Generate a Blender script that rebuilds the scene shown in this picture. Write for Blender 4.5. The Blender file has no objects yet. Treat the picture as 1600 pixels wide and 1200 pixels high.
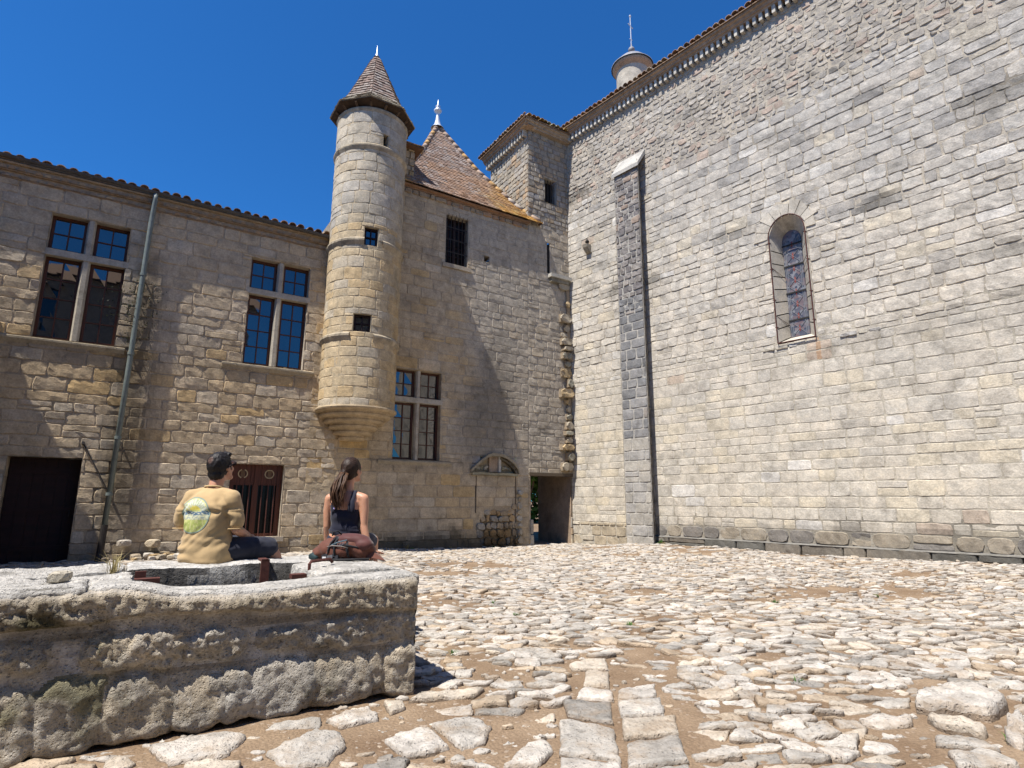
import bpy, bmesh, math, random
from mathutils import Vector, Matrix, noise
from mathutils.bvhtree import BVHTree
R = math.radians
SC = bpy.context.scene
COL = SC.collection

# ------------------------------------------------------------------ camera, sky, sun, exposure
cam_d = bpy.data.cameras.new("camera")
cam_o = bpy.data.objects.new("camera", cam_d)
COL.objects.link(cam_o)
cam_d.sensor_width = 36.0
cam_d.lens = 20.25
cam_d.clip_start = 0.05
cam_d.clip_end = 2000
cam_o.location = (0, 0, 1.25)
cam_o.matrix_world = Matrix.Translation((0, 0, 1.25)) @ Matrix.Rotation(R(90 + 11.43), 4, 'X') @ Matrix.Rotation(R(0.2), 4, 'Z')
SC.camera = cam_o

SUN_EL = R(63)
TRAV = Vector((0.6884, 0.7254, 0)).normalized()            # horizontal travel of the sunlight
SUN_DIR = Vector((TRAV.x * math.cos(SUN_EL), TRAV.y * math.cos(SUN_EL), -math.sin(SUN_EL)))
world = bpy.data.worlds.new("World")
SC.world = world
world.use_nodes = True
wn = world.node_tree
for n in list(wn.nodes):
    wn.nodes.remove(n)
sky = wn.nodes.new('ShaderNodeTexSky')
sky.sky_type = 'NISHITA'
sky.sun_disc = False
sky.sun_elevation = SUN_EL
sky.sun_rotation = math.atan2(-TRAV.x, -TRAV.y)
sky.altitude = 300
sky.air_density = 1.0
sky.dust_density = 0.1
sky.ozone_density = 4.0
bg = wn.nodes.new('ShaderNodeBackground')
bg.inputs['Strength'].default_value = 0.11
wo = wn.nodes.new('ShaderNodeOutputWorld')
tint = wn.nodes.new('ShaderNodeMix'); tint.data_type = 'RGBA'; tint.blend_type = 'MULTIPLY'
tint.inputs[0].default_value = 1.0
tint.inputs[7].default_value = (0.13, 0.44, 0.74, 1)         # deep, polarised summer blue
wn.links.new(sky.outputs[0], tint.inputs[6])
wn.links.new(tint.outputs[2], bg.inputs[0])
wn.links.new(bg.outputs[0], wo.inputs[0])

sun_d = bpy.data.lights.new("sun", 'SUN')
sun_d.energy = 4.2
sun_d.angle = R(0.5)
sun_d.color = (1.0, 0.95, 0.88)
sun_o = bpy.data.objects.new("sun", sun_d)
COL.objects.link(sun_o)
sun_o.rotation_euler = SUN_DIR.to_track_quat('-Z', 'Y').to_euler()
sun_o.location = (-20, -20, 40)

SC.view_settings.view_transform = 'Standard'
SC.view_settings.look = 'None'
SC.view_settings.exposure = 1.02
SC.view_settings.gamma = 1.0
SC.cycles.max_bounces = 8
SC.cycles.diffuse_bounces = 4

# ------------------------------------------------------------------ frames of the place
C0 = Vector((1.9416, 18.6723, 0))          # the corner where castle wing and church meet
UL = Vector((-0.83867, -0.54464, 0)); NL = Vector((0.54464, -0.83867, 0))
VR = Vector((0.65606, -0.75471, 0)); NR = Vector((-0.75471, -0.65606, 0))
A0 = Vector((-0.614, 4.12, 0))             # near right corner of the stone basin

class Frame:
    def __init__(self, o, eu, en, flip=False):
        self.o, self.eu, self.en, self.flip = o, eu, en, flip
    def __call__(self, u, h, z):
        return self.o + self.eu * u + self.en * h + Vector((0, 0, z))
FL = Frame(C0, UL, NL)
FR = Frame(C0, VR, NR, True)
FB = Frame(A0, UL, NL)

class CylFrame:                             # u = angle * radius, angle 0 faces the courtyard
    def __init__(self, c, rad):
        self.c, self.r, self.flip = c, rad, False
    def __call__(self, u, h, z):
        a = u / self.r
        d = UL * math.sin(a) + NL * math.cos(a)
        return self.c + d * (self.r + h) + Vector((0, 0, z))

# ------------------------------------------------------------------ mesh helpers
class MB:
    def __init__(self, flip=False):
        self.v, self.f, self.c, self.flip = [], [], [], flip
    def vert(self, p):
        self.v.append((p[0], p[1], p[2])); return len(self.v) - 1
    def face(self, idx, col=(.5, .5, .5)):
        self.f.append(tuple(reversed(idx)) if self.flip else tuple(idx)); self.c.append(col)
    def poly(self, pts, col=(.5, .5, .5)):
        self.face([self.vert(p) for p in pts], col)
    def box(self, F, u0, u1, h0, h1, z0, z1, col=(.5, .5, .5)):
        i = [self.vert(F(u, h, z)) for z in (z0, z1) for h in (h0, h1) for u in (u0, u1)]
        for q in ((0, 2, 3, 1), (4, 5, 7, 6), (0, 1, 5, 4), (2, 6, 7, 3), (0, 4, 6, 2), (1, 3, 7, 5)):
            self.face([i[k] for k in q], col)
    def tube(self, pts, rad, n=8, col=(.5, .5, .5), caps=True):
        rings = []
        prev = None
        for k, p in enumerate(pts):
            p = Vector(p)
            a = Vector(pts[max(k - 1, 0)]); b = Vector(pts[min(k + 1, len(pts) - 1)])
            t = (b - a).normalized()
            if prev is None:
                x = t.cross(Vector((0.12, 0.31, 0.94)))
                if x.length < .1: x = t.cross(Vector((1, 0, 0)))
            else:
                x = prev - t * prev.dot(t)
            x.normalize(); prev = x
            y = t.cross(x)
            r = rad[k] if isinstance(rad, (list, tuple)) else rad
            rings.append([self.vert(p + (x * math.cos(2 * math.pi * j / n) + y * math.sin(2 * math.pi * j / n)) * r) for j in range(n)])
        for a, b in zip(rings[:-1], rings[1:]):
            for j in range(n):
                self.f.append((a[j], a[(j + 1) % n], b[(j + 1) % n], b[j])); self.c.append(col)
        if caps:
            self.f.append(tuple(reversed(rings[0]))); self.c.append(col)
            self.f.append(tuple(rings[-1])); self.c.append(col)
    def lathe(self, c, prof, n=24, col=(.5, .5, .5), a0=0.0):
        rings = []
        for r, z in prof:
            rings.append([self.vert((c[0] + r * math.cos(a0 + 2 * math.pi * j / n), c[1] + r * math.sin(a0 + 2 * math.pi * j / n), c[2] + z)) for j in range(n)])
        for a, b in zip(rings[:-1], rings[1:]):
            for j in range(n):
                self.f.append((a[j], a[(j + 1) % n], b[(j + 1) % n], b[j])); self.c.append(col)
    def build(self, name, mat, parent=None, smooth=False):
        me = bpy.data.meshes.new(name)
        off = Vector(parent_loc(parent)) if parent else Vector((0, 0, 0))
        me.from_pydata([(x - off.x, y - off.y, z - off.z) for x, y, z in self.v], [], self.f)
        at = me.color_attributes.new("Col", 'FLOAT_COLOR', 'CORNER')
        buf = []
        for f, c in zip(self.f, self.c):
            buf.extend((c[0], c[1], c[2], 1.0) * len(f))
        at.data.foreach_set("color", buf)
        if smooth:
            me.polygons.foreach_set("use_smooth", [True] * len(me.polygons))
        me.materials.append(mat)
        me.update()
        o = bpy.data.objects.new(name, me)
        COL.objects.link(o)
        if parent: o.parent = parent
        return o

LOC = {}
def parent_loc(p):
    l = Vector((0, 0, 0))
    while p is not None:
        l = l + p.location; p = p.parent
    return l

def thing(name, label, cat, loc, group=None, kind=None):
    o = bpy.data.objects.new(name, None)
    COL.objects.link(o)
    o.location = loc
    o.empty_display_size = .3
    o["label"] = label; o["category"] = cat
    if group: o["group"] = group
    if kind: o["kind"] = kind
    return o

def tag(o, label, cat, group=None, kind=None):
    o["label"] = label; o["category"] = cat
    if group: o["group"] = group
    if kind: o["kind"] = kind
    return o

def structure(o):
    o["kind"] = "structure"; return o

def rebase(o, loc):                          # move a one-mesh thing's origin to its base
    loc = Vector(loc)
    o.data.transform(Matrix.Translation(-loc)); o.location = loc
    return o

def fbm(p, o=4):
    s, a, t = 0, 1.0, 0
    q = Vector(p)
    for _ in range(o):
        s += a * noise.noise(q); t += a; a *= .5; q = q * 2.03
    return s / t

def sstep(a, b, x):
    t = max(0., min(1., (x - a) / (b - a))); return t * t * (3 - 2 * t)
def mixc(a, b, t):
    return tuple(x + (y - x) * t for x, y in zip(a, b))
def mul(c, k):
    return (c[0] * k, c[1] * k, c[2] * k)

# ------------------------------------------------------------------ materials
def nt(name):
    m = bpy.data.materials.new(name); m.use_nodes = True
    t = m.node_tree
    b = t.nodes.get('Principled BSDF')
    return m, t, b
def N(t, typ, **kw):
    n = t.nodes.new(typ)
    for k, v in kw.items():
        if k in n.inputs: n.inputs[k].default_value = v
        else: setattr(n, k, v)
    return n
def ramp(t, src, stops):
    r = t.nodes.new('ShaderNodeValToRGB')
    e = r.color_ramp.elements
    while len(e) < len(stops): e.new(.5)
    for k, (p, c) in enumerate(stops):
        e[k].position = p; e[k].color = (c, c, c, 1) if not isinstance(c, tuple) else (*c, 1)
    t.links.new(src, r.inputs[0])
    return r
def mixn(t, a, b, fac, typ='MIX'):
    m = t.nodes.new('ShaderNodeMix'); m.data_type = 'RGBA'; m.blend_type = typ
    for s, v in ((6, a), (7, b), (0, fac)):
        if hasattr(v, 'links') or hasattr(v, 'is_linked'): t.links.new(v, m.inputs[s])
        elif isinstance(v, tuple): m.inputs[s].default_value = (*v, 1)
        else: m.inputs[s].default_value = v
    return m.outputs[2]

def stone_mat(name, speck=(.72, 1.2), patch=None, patch_scale=.6, patch_rng=(.55, .75), fine=28, bump=.5, dist=.02, pits=.3, lichen=None, lich_rng=(.62, .7), grime=.45):
    m, t, b = nt(name)
    geo = N(t, 'ShaderNodeNewGeometry'); P = geo.outputs['Position']
    at = N(t, 'ShaderNodeAttribute', attribute_name='Col')
    n1 = N(t, 'ShaderNodeTexNoise', Scale=fine * .22, Detail=6.0, Roughness=.65); t.links.new(P, n1.inputs['Vector'])
    n2 = N(t, 'ShaderNodeTexNoise', Scale=fine, Detail=5.0, Roughness=.7); t.links.new(P, n2.inputs['Vector'])
    r1 = ramp(t, n1.outputs['Fac'], [(.25, speck[0]), (.75, speck[1])])
    r2 = ramp(t, n2.outputs['Fac'], [(.3, .78), (.7, 1.16)])
    c = mixn(t, at.outputs['Color'], r1.outputs[0], 1.0, 'MULTIPLY')
    c = mixn(t, c, r2.outputs[0], 1.0, 'MULTIPLY')
    nb = N(t, 'ShaderNodeTexNoise', Scale=2.3, Detail=8.0, Roughness=.72); t.links.new(P, nb.inputs['Vector'])
    rb = ramp(t, nb.outputs['Fac'], [(.28, (.62, .61, .60)), (.5, (1., 1., 1.)), (.72, (1.22, 1.18, 1.12))])
    c = mixn(t, c, rb.outputs[0], 1.0, 'MULTIPLY')
    ns = N(t, 'ShaderNodeTexNoise', Scale=fine * .55, Detail=3.0, Roughness=.75); t.links.new(P, ns.inputs['Vector'])
    rs = ramp(t, ns.outputs['Fac'], [(.60, 0.), (.68, grime)])
    c = mixn(t, c, (.10, .09, .075), rs.outputs[0])
    if patch:
        n3 = N(t, 'ShaderNodeTexNoise', Scale=patch_scale, Detail=7.0, Roughness=.68); t.links.new(P, n3.inputs['Vector'])
        r3 = ramp(t, n3.outputs['Fac'], [(patch_rng[0], 0.), (patch_rng[1], .8)])
        c = mixn(t, c, patch, r3.outputs[0])
    if lichen:
        n4 = N(t, 'ShaderNodeTexNoise', Scale=9.0, Detail=4.0, Roughness=.6); t.links.new(P, n4.inputs['Vector'])
        r4 = ramp(t, n4.outputs['Fac'], [(lich_rng[0], 0.), (lich_rng[1], .85)])
        c = mixn(t, c, lichen, r4.outputs[0])
    t.links.new(c, b.inputs['Base Color'])
    b.inputs['Roughness'].default_value = .92
    b.inputs['Specular IOR Level'].default_value = .15
    vo = N(t, 'ShaderNodeTexVoronoi', Scale=fine * 1.3); t.links.new(P, vo.inputs['Vector'])
    rv = ramp(t, vo.outputs['Distance'], [(.0, 0.), (.35, 1.)])
    ma = N(t, 'ShaderNodeMath', operation='MULTIPLY_ADD'); t.links.new(rv.outputs[0], ma.inputs[0]); ma.inputs[1].default_value = pits; t.links.new(n2.outputs['Fac'], ma.inputs[2])
    mb2 = N(t, 'ShaderNodeMath', operation='MULTIPLY_ADD'); t.links.new(n1.outputs['Fac'], mb2.inputs[0]); mb2.inputs[1].default_value = 1.2; t.links.new(ma.outputs[0], mb2.inputs[2])
    bp = N(t, 'ShaderNodeBump', Strength=bump, Distance=dist); t.links.new(mb2.outputs[0], bp.inputs['Height'])
    t.links.new(bp.outputs[0], b.inputs['Normal'])
    return m

def plain_mat(name, col=None, rough=.6, metal=0., var=.25, scale=14, bump=.1, attr=False, spec=.3, stretch=None):
    m, t, b = nt(name)
    tc = N(t, 'ShaderNodeTexCoord'); P = tc.outputs['Object']
    if stretch:
        mp = N(t, 'ShaderNodeMapping'); mp.inputs['Scale'].default_value = stretch; t.links.new(P, mp.inputs['Vector']); P = mp.outputs[0]
    n1 = N(t, 'ShaderNodeTexNoise', Scale=scale, Detail=6.0, Roughness=.6); t.links.new(P, n1.inputs['Vector'])
    r1 = ramp(t, n1.outputs['Fac'], [(.25, 1 - var), (.75, 1 + var)])
    if attr:
        at = N(t, 'ShaderNodeAttribute', attribute_name='Col'); src = at.outputs['Color']
    else:
        src = tuple(col)
    c = mixn(t, src, r1.outputs[0], 1.0, 'MULTIPLY')
    t.links.new(c, b.inputs['Base Color'])
    b.inputs['Roughness'].default_value = rough
    b.inputs['Metallic'].default_value = metal
    b.inputs['Specular IOR Level'].default_value = spec
    bp = N(t, 'ShaderNodeBump', Strength=bump, Distance=.01); t.links.new(n1.outputs['Fac'], bp.inputs['Height'])
    t.links.new(bp.outputs[0], b.inputs['Normal'])
    return m

M = {}
M['wall_l'] = stone_mat('beige_masonry', speck=(.8, 1.16), patch=(.20, .165, .12), patch_scale=.9, patch_rng=(.58, .85), bump=.5, dist=.015, grime=.25)
M['wall_m'] = stone_mat('castle_masonry', speck=(.8, 1.16), patch=(.18, .155, .125), patch_scale=.7, patch_rng=(.56, .82), bump=.5, dist=.015, grime=.25)
M['wall_t'] = stone_mat('turret_masonry', grime=.18, patch=(.22, .20, .16), patch_scale=1.1, patch_rng=(.56, .8), bump=.45, dist=.015)
M['wall_r'] = stone_mat('church_masonry', speck=(.76, 1.12), patch=(.24, .23, .21), patch_scale=.55, patch_rng=(.57, .85), bump=.5, dist=.016, grime=.2)
M['dressed'] = stone_mat('dressed_stone', speck=(.85, 1.12), grime=.15, bump=.3, dist=.01)
M['cobble'] = stone_mat('cobble_stone', speck=(.66, 1.2), grime=.5, patch=(.26, .185, .115), patch_scale=3.6, patch_rng=(.50, .71), fine=34, bump=.95, dist=.014, pits=.6)
M['basin'] = stone_mat('weathered_limestone', speck=(.6, 1.25), patch=(.10, .085, .06), patch_scale=3.4, patch_rng=(.60, .82), fine=46, bump=.9, dist=.02, pits=.8)
M['tile'] = plain_mat('clay_tile', rough=.85, var=.35, scale=9, bump=.25, attr=True, spec=.15)
M['wood'] = plain_mat('brown_joinery', (.075, .028, .014), rough=.5, var=.3, scale=22, bump=.1, stretch=(1, 1, .15))
M['door'] = plain_mat('dark_door_wood', (.018, .006, .005), rough=.6, var=.5, scale=14, bump=.2, stretch=(.2, .2, 1))
M['shutter'] = plain_mat('red_brown_wood', (.085, .026, .012), rough=.5, var=.35, scale=30, bump=.12, stretch=(1, 1, .1))
M['iron'] = plain_mat('dark_iron', (.03, .025, .022), rough=.6, var=.4, scale=30, bump=.1)
M['rust'] = plain_mat('rusted_iron', (.085, .03, .022), rough=.7, var=.35, scale=30, bump=.15)
M['zinc'] = plain_mat('pale_zinc', (.62, .64, .66), rough=.38, metal=.35, var=.12, scale=12, bump=.04)
M['pipe'] = plain_mat('grey_green_pipe', (.14, .165, .155), rough=.5, var=.25, scale=9, bump=.05)
M['gutter'] = plain_mat('weathered_gutter', (.07, .065, .06), rough=.5, var=.3, scale=9, bump=.05)
M['attr'] = plain_mat('painted_pieces', rough=.75, var=.12, scale=25, bump=.08, attr=True, spec=.25)
M['slate'] = plain_mat('grey_slate', (.22, .22, .235), rough=.6, var=.35, scale=16, bump=.3)
M['dark'] = plain_mat('room_darkness', (.012, .011, .01), rough=.9, var=.2)
M['plaster'] = plain_mat('old_plaster', (.17, .13, .095), rough=.95, var=.35, scale=3, bump=.4)

def glass_mat(name, tint=(.006, .008, .011), rough=.02, ior=2.2):
    m, t, b = nt(name)
    tc = N(t, 'ShaderNodeTexCoord')
    n1 = N(t, 'ShaderNodeTexNoise', Scale=1.6, Detail=2.0); t.links.new(tc.outputs['Object'], n1.inputs['Vector'])
    bp = N(t, 'ShaderNodeBump', Strength=.06, Distance=.03); t.links.new(n1.outputs['Fac'], bp.inputs['Height'])
    t.links.new(bp.outputs[0], b.inputs['Normal'])
    b.inputs['Base Color'].default_value = (*tint, 1)
    b.inputs['Roughness'].default_value = rough
    b.inputs['IOR'].default_value = ior
    return m
M['glass'] = glass_mat('window_glass')
M['glass_old'] = glass_mat('old_window_glass', tint=(.008, .007, .006), rough=.15, ior=1.25)

def leaf_mat(name, c1, c2):
    m, t, b = nt(name)
    oi = N(t, 'ShaderNodeNewGeometry')
    n1 = N(t, 'ShaderNodeTexNoise', Scale=5.0); t.links.new(oi.outputs['Position'], n1.inputs['Vector'])
    r = ramp(t, n1.outputs['Fac'], [(.3, c1), (.7, c2)])
    t.links.new(r.outputs[0], b.inputs['Base Color'])
    b.inputs['Roughness'].default_value = .6
    b.inputs['Subsurface Weight'].default_value = 0
    tr = N(t, 'ShaderNodeBsdfTranslucent'); t.links.new(r.outputs[0], tr.inputs[0])
    ms = N(t, 'ShaderNodeMixShader'); ms.inputs[0].default_value = .35
    t.links.new(b.outputs[0], ms.inputs[1]); t.links.new(tr.outputs[0], ms.inputs[2])
    out = t.nodes.get('Material Output'); t.links.new(ms.outputs[0], out.inputs[0])
    return m
M['leaf'] = leaf_mat('green_leaves', (.035, .09, .015), (.09, .2, .03))
M['dry'] = leaf_mat('dry_grass', (.25, .2, .08), (.4, .33, .15))
M['weed'] = leaf_mat('dark_weed', (.02, .03, .012), (.05, .06, .02))

# ------------------------------------------------------------------ masonry
def sub_rect(rects, hole):
    out = []
    a, b, c, d = hole
    for (u0, u1, z0, z1) in rects:
        if b <= u0 or a >= u1 or d <= z0 or c >= z1:
            out.append((u0, u1, z0, z1)); continue
        if z0 < c: out.append((u0, u1, z0, c))
        if z1 > d: out.append((u0, u1, d, z1))
        zz0, zz1 = max(z0, c), min(z1, d)
        if u0 < a: out.append((u0, a, zz0, zz1))
        if u1 > b: out.append((b, u1, zz0, zz1))
    return out

def emit_block(mb, F, u0, u1, z0, z1, col, rng, joint=.012, bulge=.012, rough=.008, off=0., jit=.006, step=.11, dirt_shade=None, h0=0., rnd=.22, edge=-.024):
    w, h = u1 - u0, z1 - z0
    if w < .035 or h < .03: return
    j = joint * .5
    e = min(.016, w * .2, h * .2)
    P = [[u0 + j + rng.uniform(-jit, jit), z0 + j + rng.uniform(-jit, jit)], [u1 - j + rng.uniform(-jit, jit), z0 + j + rng.uniform(-jit, jit)],
         [u1 - j + rng.uniform(-jit, jit), z1 - j + rng.uniform(-jit, jit)], [u0 + j + rng.uniform(-jit, jit), z1 - j + rng.uniform(-jit, jit)]]
    nx = max(1, int((w - 2 * e) / step + .5)); nz = max(1, int((h - 2 * e) / step + .5))
    ss = [0.] + [(e + (w - 2 * e) * k / nx) / w for k in range(nx + 1)] + [1.]
    tt = [0.] + [(e + (h - 2 * e) * k / nz) / h for k in range(nz + 1)] + [1.]
    o = off + rng.uniform(-.35, 1.) * bulge
    seed = rng.uniform(0, 100)
    tu, tz = rng.uniform(-.6, .6) * bulge, rng.uniform(-.6, .6) * bulge
    cr = min(w, h) * rnd * .25
    idx = []
    A, B = len(ss) - 1, len(tt) - 1
    for bj, t in enumerate(tt):
        row = []
        for ai, s in enumerate(ss):
            u = (P[0][0] * (1 - s) + P[1][0] * s) * (1 - t) + (P[3][0] * (1 - s) + P[2][0] * s) * t
            z = (P[0][1] * (1 - s) + P[1][1] * s) * (1 - t) + (P[3][1] * (1 - s) + P[2][1] * s) * t
            du, dz = min(ai, A - ai), min(bj, B - bj)
            if du <= 1 and dz <= 1:
                u += cr * (1 if s < .5 else -1) * .6; z += cr * (1 if t < .5 else -1) * .6
            nn = noise.noise(Vector((u * 6, z * 6, seed))) * rough + noise.noise(Vector((u * 17, z * 17, seed))) * rough * .6
            wob = (noise.noise(Vector((u * 9, z * 9, 3.3))) + .8 * noise.noise(Vector((u * 23, z * 23, 1.3)))) * jit * 1.2
            if du == 0 or dz == 0: d = edge
            elif du == 1 or dz == 1: d = o - .002 + nn * 1.3
            else: d = o + nn + tu * (s - .5) + tz * (t - .5)
            row.append(mb.vert(F(u + wob, h0 + d, z + wob)))
        idx.append(row)
    for bj in range(B):
        for ai in range(A):
            cc = col
            if dirt_shade:
                cc = dirt_shade(u0 + w * (ss[ai] + ss[ai + 1]) * .5, z0 + h * (tt[bj] + tt[bj + 1]) * .5, col)
            mb.face((idx[bj][ai], idx[bj][ai + 1], idx[bj + 1][ai + 1], idx[bj + 1][ai]), cc)

def masonry(mb, F, u0, u1, z0, z1, holes, rng, colfn, course=(.2, .36), length=(.28, .75), dirt_shade=None, zvar=None, skip=None, **kw):
    z = z0
    while z < z1 - .04:
        ch = rng.uniform(*course)
        if zvar: ch = zvar(z, ch, rng)
        ze = min(z1, z + ch)
        if z1 - ze < .09: ze = z1
        u = u0 + 0.
        first = True
        while u < u1 - .04:
            ln = rng.uniform(*length) * (.6 + .4 * (ze - z) / .28)
            if first: ln *= rng.uniform(.3, 1.); first = False
            ue = min(u1, u + ln)
            if u1 - ue < .12: ue = u1
            rects = [(u, ue, z, ze)]
            if ue - u > .2 and ze - z > .2 and rng.random() < .06:          # two thin stones instead of one
                zm = z + (ze - z) * rng.uniform(.4, .6); rects = [(u, ue, z, zm), (u, ue, zm, ze)]
            for hrect in holes: rects = sub_rect(rects, hrect)
            for r in rects:
                if skip and skip((r[0] + r[1]) * .5, (r[2] + r[3]) * .5): continue
                uc, zc = (r[0] + r[1]) * .5, (r[2] + r[3]) * .5
                emit_block(mb, F, *r, colfn(uc, zc, rng), rng, dirt_shade=dirt_shade, **kw)
            u = ue
        z = ze

def backing(mb, F, u0, u1, z0, z1, holes, col, h=-.014, dirt_shade=None, step=.6):
    us = sorted({u0, u1, *[max(u0, min(u1, x)) for q in holes for x in q[:2]]})
    zs = sorted({z0, z1, *[max(z0, min(z1, x)) for q in holes for x in q[2:]]})
    def fill(v):
        o = []
        for a, b in zip(v[:-1], v[1:]):
            n = max(1, int((b - a) / step)); o += [a + (b - a) * k / n for k in range(n)]
        return o + [v[-1]]
    us, zs = fill(us), fill(zs)
    for a, b in zip(us[:-1], us[1:]):
        for c, d in zip(zs[:-1], zs[1:]):
            uc, zc = (a + b) / 2, (c + d) / 2
            if any(q[0] < uc < q[1] and q[2] < zc < q[3] for q in holes): continue
            mb.poly([F(a, h, c), F(b, h, c), F(b, h, d), F(a, h, d)], dirt_shade(uc, zc, col) if dirt_shade else col)

def reveal(mb, F, a, b, c, d, h0, h1, col, rng, sill=True):
    """dressed jambs, head and sill of an opening, from the wall face h0 back to h1"""
    n = max(2, int((d - c) / .38))
    for s in (0, 1):
        u = (a, b)[s]
        for k in range(n):
            z0, z1 = c + (d - c) * k / n, c + (d - c) * (k + 1) / n - .006
            q = [F(u, h0, z0), F(u, h1, z0), F(u, h1, z1), F(u, h0, z1)]
            if s: q.reverse()
            mb.poly(q, mul(col, rng.uniform(.85, 1.12)))
    mb.poly([F(a, h0, d), F(a, h1, d), F(b, h1, d), F(b, h0, d)], mul(col, .95))
    if sill: mb.poly([F(a, h0, c), F(b, h0, c), F(b, h1, c), F(a, h1, c)], col)

def soft(avg, c, k=.5): return mixc(avg, c, k)
def pal(rng, *cs):
    tot = sum(c[1] for c in cs); x = rng.uniform(0, tot)
    for c, w in cs:
        x -= w
        if x <= 0: break
    return mul(c, rng.uniform(.90, 1.09))

# ------------------------------------------------------------------ windows and openings
def light_frame(mb, F, a, b, c, d, h, cols, rows, fw=.055, bar=.022):
    mb.box(F, a, a + fw, h - .03, h + .03, c, d); mb.box(F, b - fw, b, h - .03, h + .03, c, d)
    mb.box(F, a + fw, b - fw, h - .029, h + .029, c, c + fw * 1.2); mb.box(F, a + fw, b - fw, h - .029, h + .029, d - fw, d)
    for k in range(1, cols):
        u = a + fw + (b - a - 2 * fw) * k / cols
        wd = bar * (1.1 if cols == 2 else 1)
        mb.box(F, u - wd / 2, u + wd / 2, h - .02, h + .022, c + fw * 1.2, d - fw)
    for k in range(1, rows):
        z = c + fw * 1.2 + (d - c - 2.2 * fw) * k / rows
        mb.box(F, a + fw, b - fw, h - .016, h + .018, z - bar / 2, z + bar / 2)

def cross_window(parent, F, a, b, c, d, zt, low_rows=4, mw=.15, sill=None, deep=.2, seed=1):
    """stone cross window: mullion and transom in the wall face, wooden casements with glazing bars behind"""
    rng = random.Random(seed)
    fm = MB(F.flip); um = (a + b) / 2; h = -deep
    for (p, q) in ((a, um - mw / 2), (um + mw / 2, b)):
        light_frame(fm, F, p + .002, q - .002, c + .002, zt - .075, h, 2, low_rows)
        light_frame(fm, F, p + .002, q - .002, zt + .075, d - .002, h, 2, 2)
    w = fm.build('cross_window', M['wood'], parent)
    st = MB(F.flip); col = (.40, .36, .29)
    for z0, z1 in ((c, c + (zt - .07 - c) * .52), (c + (zt - .07 - c) * .52 + .004, zt - .07), (zt + .07, d)):
        pts = [(-mw / 2, -deep + .05), (-mw / 2, -.07), (-mw / 2 + .035, -.012), (mw / 2 - .035, -.012), (mw / 2, -.07), (mw / 2, -deep + .05)]
        r0 = [st.vert(F(um + u, hh, z0)) for u, hh in pts]; r1 = [st.vert(F(um + u, hh, z1)) for u, hh in pts]
        cc = mul(col, rng.uniform(.9, 1.1))
        for k in range(len(pts) - 1): st.face((r0[k], r0[k + 1], r1[k + 1], r1[k]), cc)
    st.build('mullion', M['dressed'], w)
    st = MB(F.flip)
    st.box(F, a - .06, b + .06, -deep + .05, .004, zt - .07, zt + .07, mul(col, 1.02))
    st.build('transom', M['dressed'], w)
    for (p, q) in ((a, um - mw / 2), (um + mw / 2, b)):
        for z0, z1, rows in ((c, zt - .075, low_rows), (zt + .075, d, 2)):
            g = MB(F.flip)
            for i in range(2):
                for k in range(rows):
                    ua, ub = p + .03 + (q - p - .06) * i / 2, p + .03 + (q - p - .06) * (i + 1) / 2
                    za, zb = z0 + .03 + (z1 - z0 - .06) * k / rows, z0 + .03 + (z1 - z0 - .06) * (k + 1) / rows
                    t = [rng.uniform(-.003, .003) for _ in range(4)]
                    g.poly([F(ua, h - .006 + t[0], za), F(ub, h - .006 + t[1], za), F(ub, h - .006 + t[2], zb), F(ua, h - .006 + t[3], zb)])
            g.build('pane', M['glass'], w)
    if sill:
        s = MB(F.flip); u = sill[0]; n = 14
        rr = random.Random(seed + 5)
        for k in range(n):
            u0, u1 = sill[0] + (sill[1] - sill[0]) * k / n, sill[0] + (sill[1] - sill[0]) * (k + 1) / n
            p = sill[3] * rr.uniform(.75, 1.05)
            prof = [(.0, sill[2] - .13), (p * .55, sill[2] - .085), (p, sill[2] - .045), (p, sill[2] - .006), (.0, sill[2] + .012), (-.12, sill[2] + .012)]
            r0 = [s.vert(F(u0, hh, zz)) for hh, zz in prof]; r1 = [s.vert(F(u1, hh, zz)) for hh, zz in prof]
            for q in range(len(prof) - 1): s.face((r0[q], r0[q + 1], r1[q + 1], r1[q])[::-1], (.33, .28, .2))
            s.face(r0, (.3, .26, .2)); s.face(r1[::-1], (.3, .26, .2))
        s.build('sill', M['dressed'], w)
    return w

# ================================================================== GROUND
def h_of(F, x, y):
    p = Vector((x, y, 0)) - F.o
    return p.dot(F.eu), p.dot(F.en)
def ground_z(x, y):
    u, hl = h_of(FL, x, y); v, hr = h_of(FR, x, y)
    z = 0.09 * sstep(4.5, 1., hr) * sstep(1.2, 3.2, v) - .08 * sstep(6, 1., hl) * sstep(7, 3, u) * (1 - sstep(1.2, 3.2, v) * sstep(4.5, 1., hr))
    z += .07 * sstep(8.5, 11.5, v) * sstep(5, 1., hr)
    z += (.012 + .04 * sstep(4.2, 7.5, y)) * fbm((x * .6, y * .6, 1.7), 3)
    return z
def earth_z(x, y):
    return ground_z(x, y) + .020 * fbm((x * 1.3, y * 1.3, 8.1), 3) + .014 * noise.noise(Vector((x * 7, y * 7, 2.))) + .014

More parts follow.
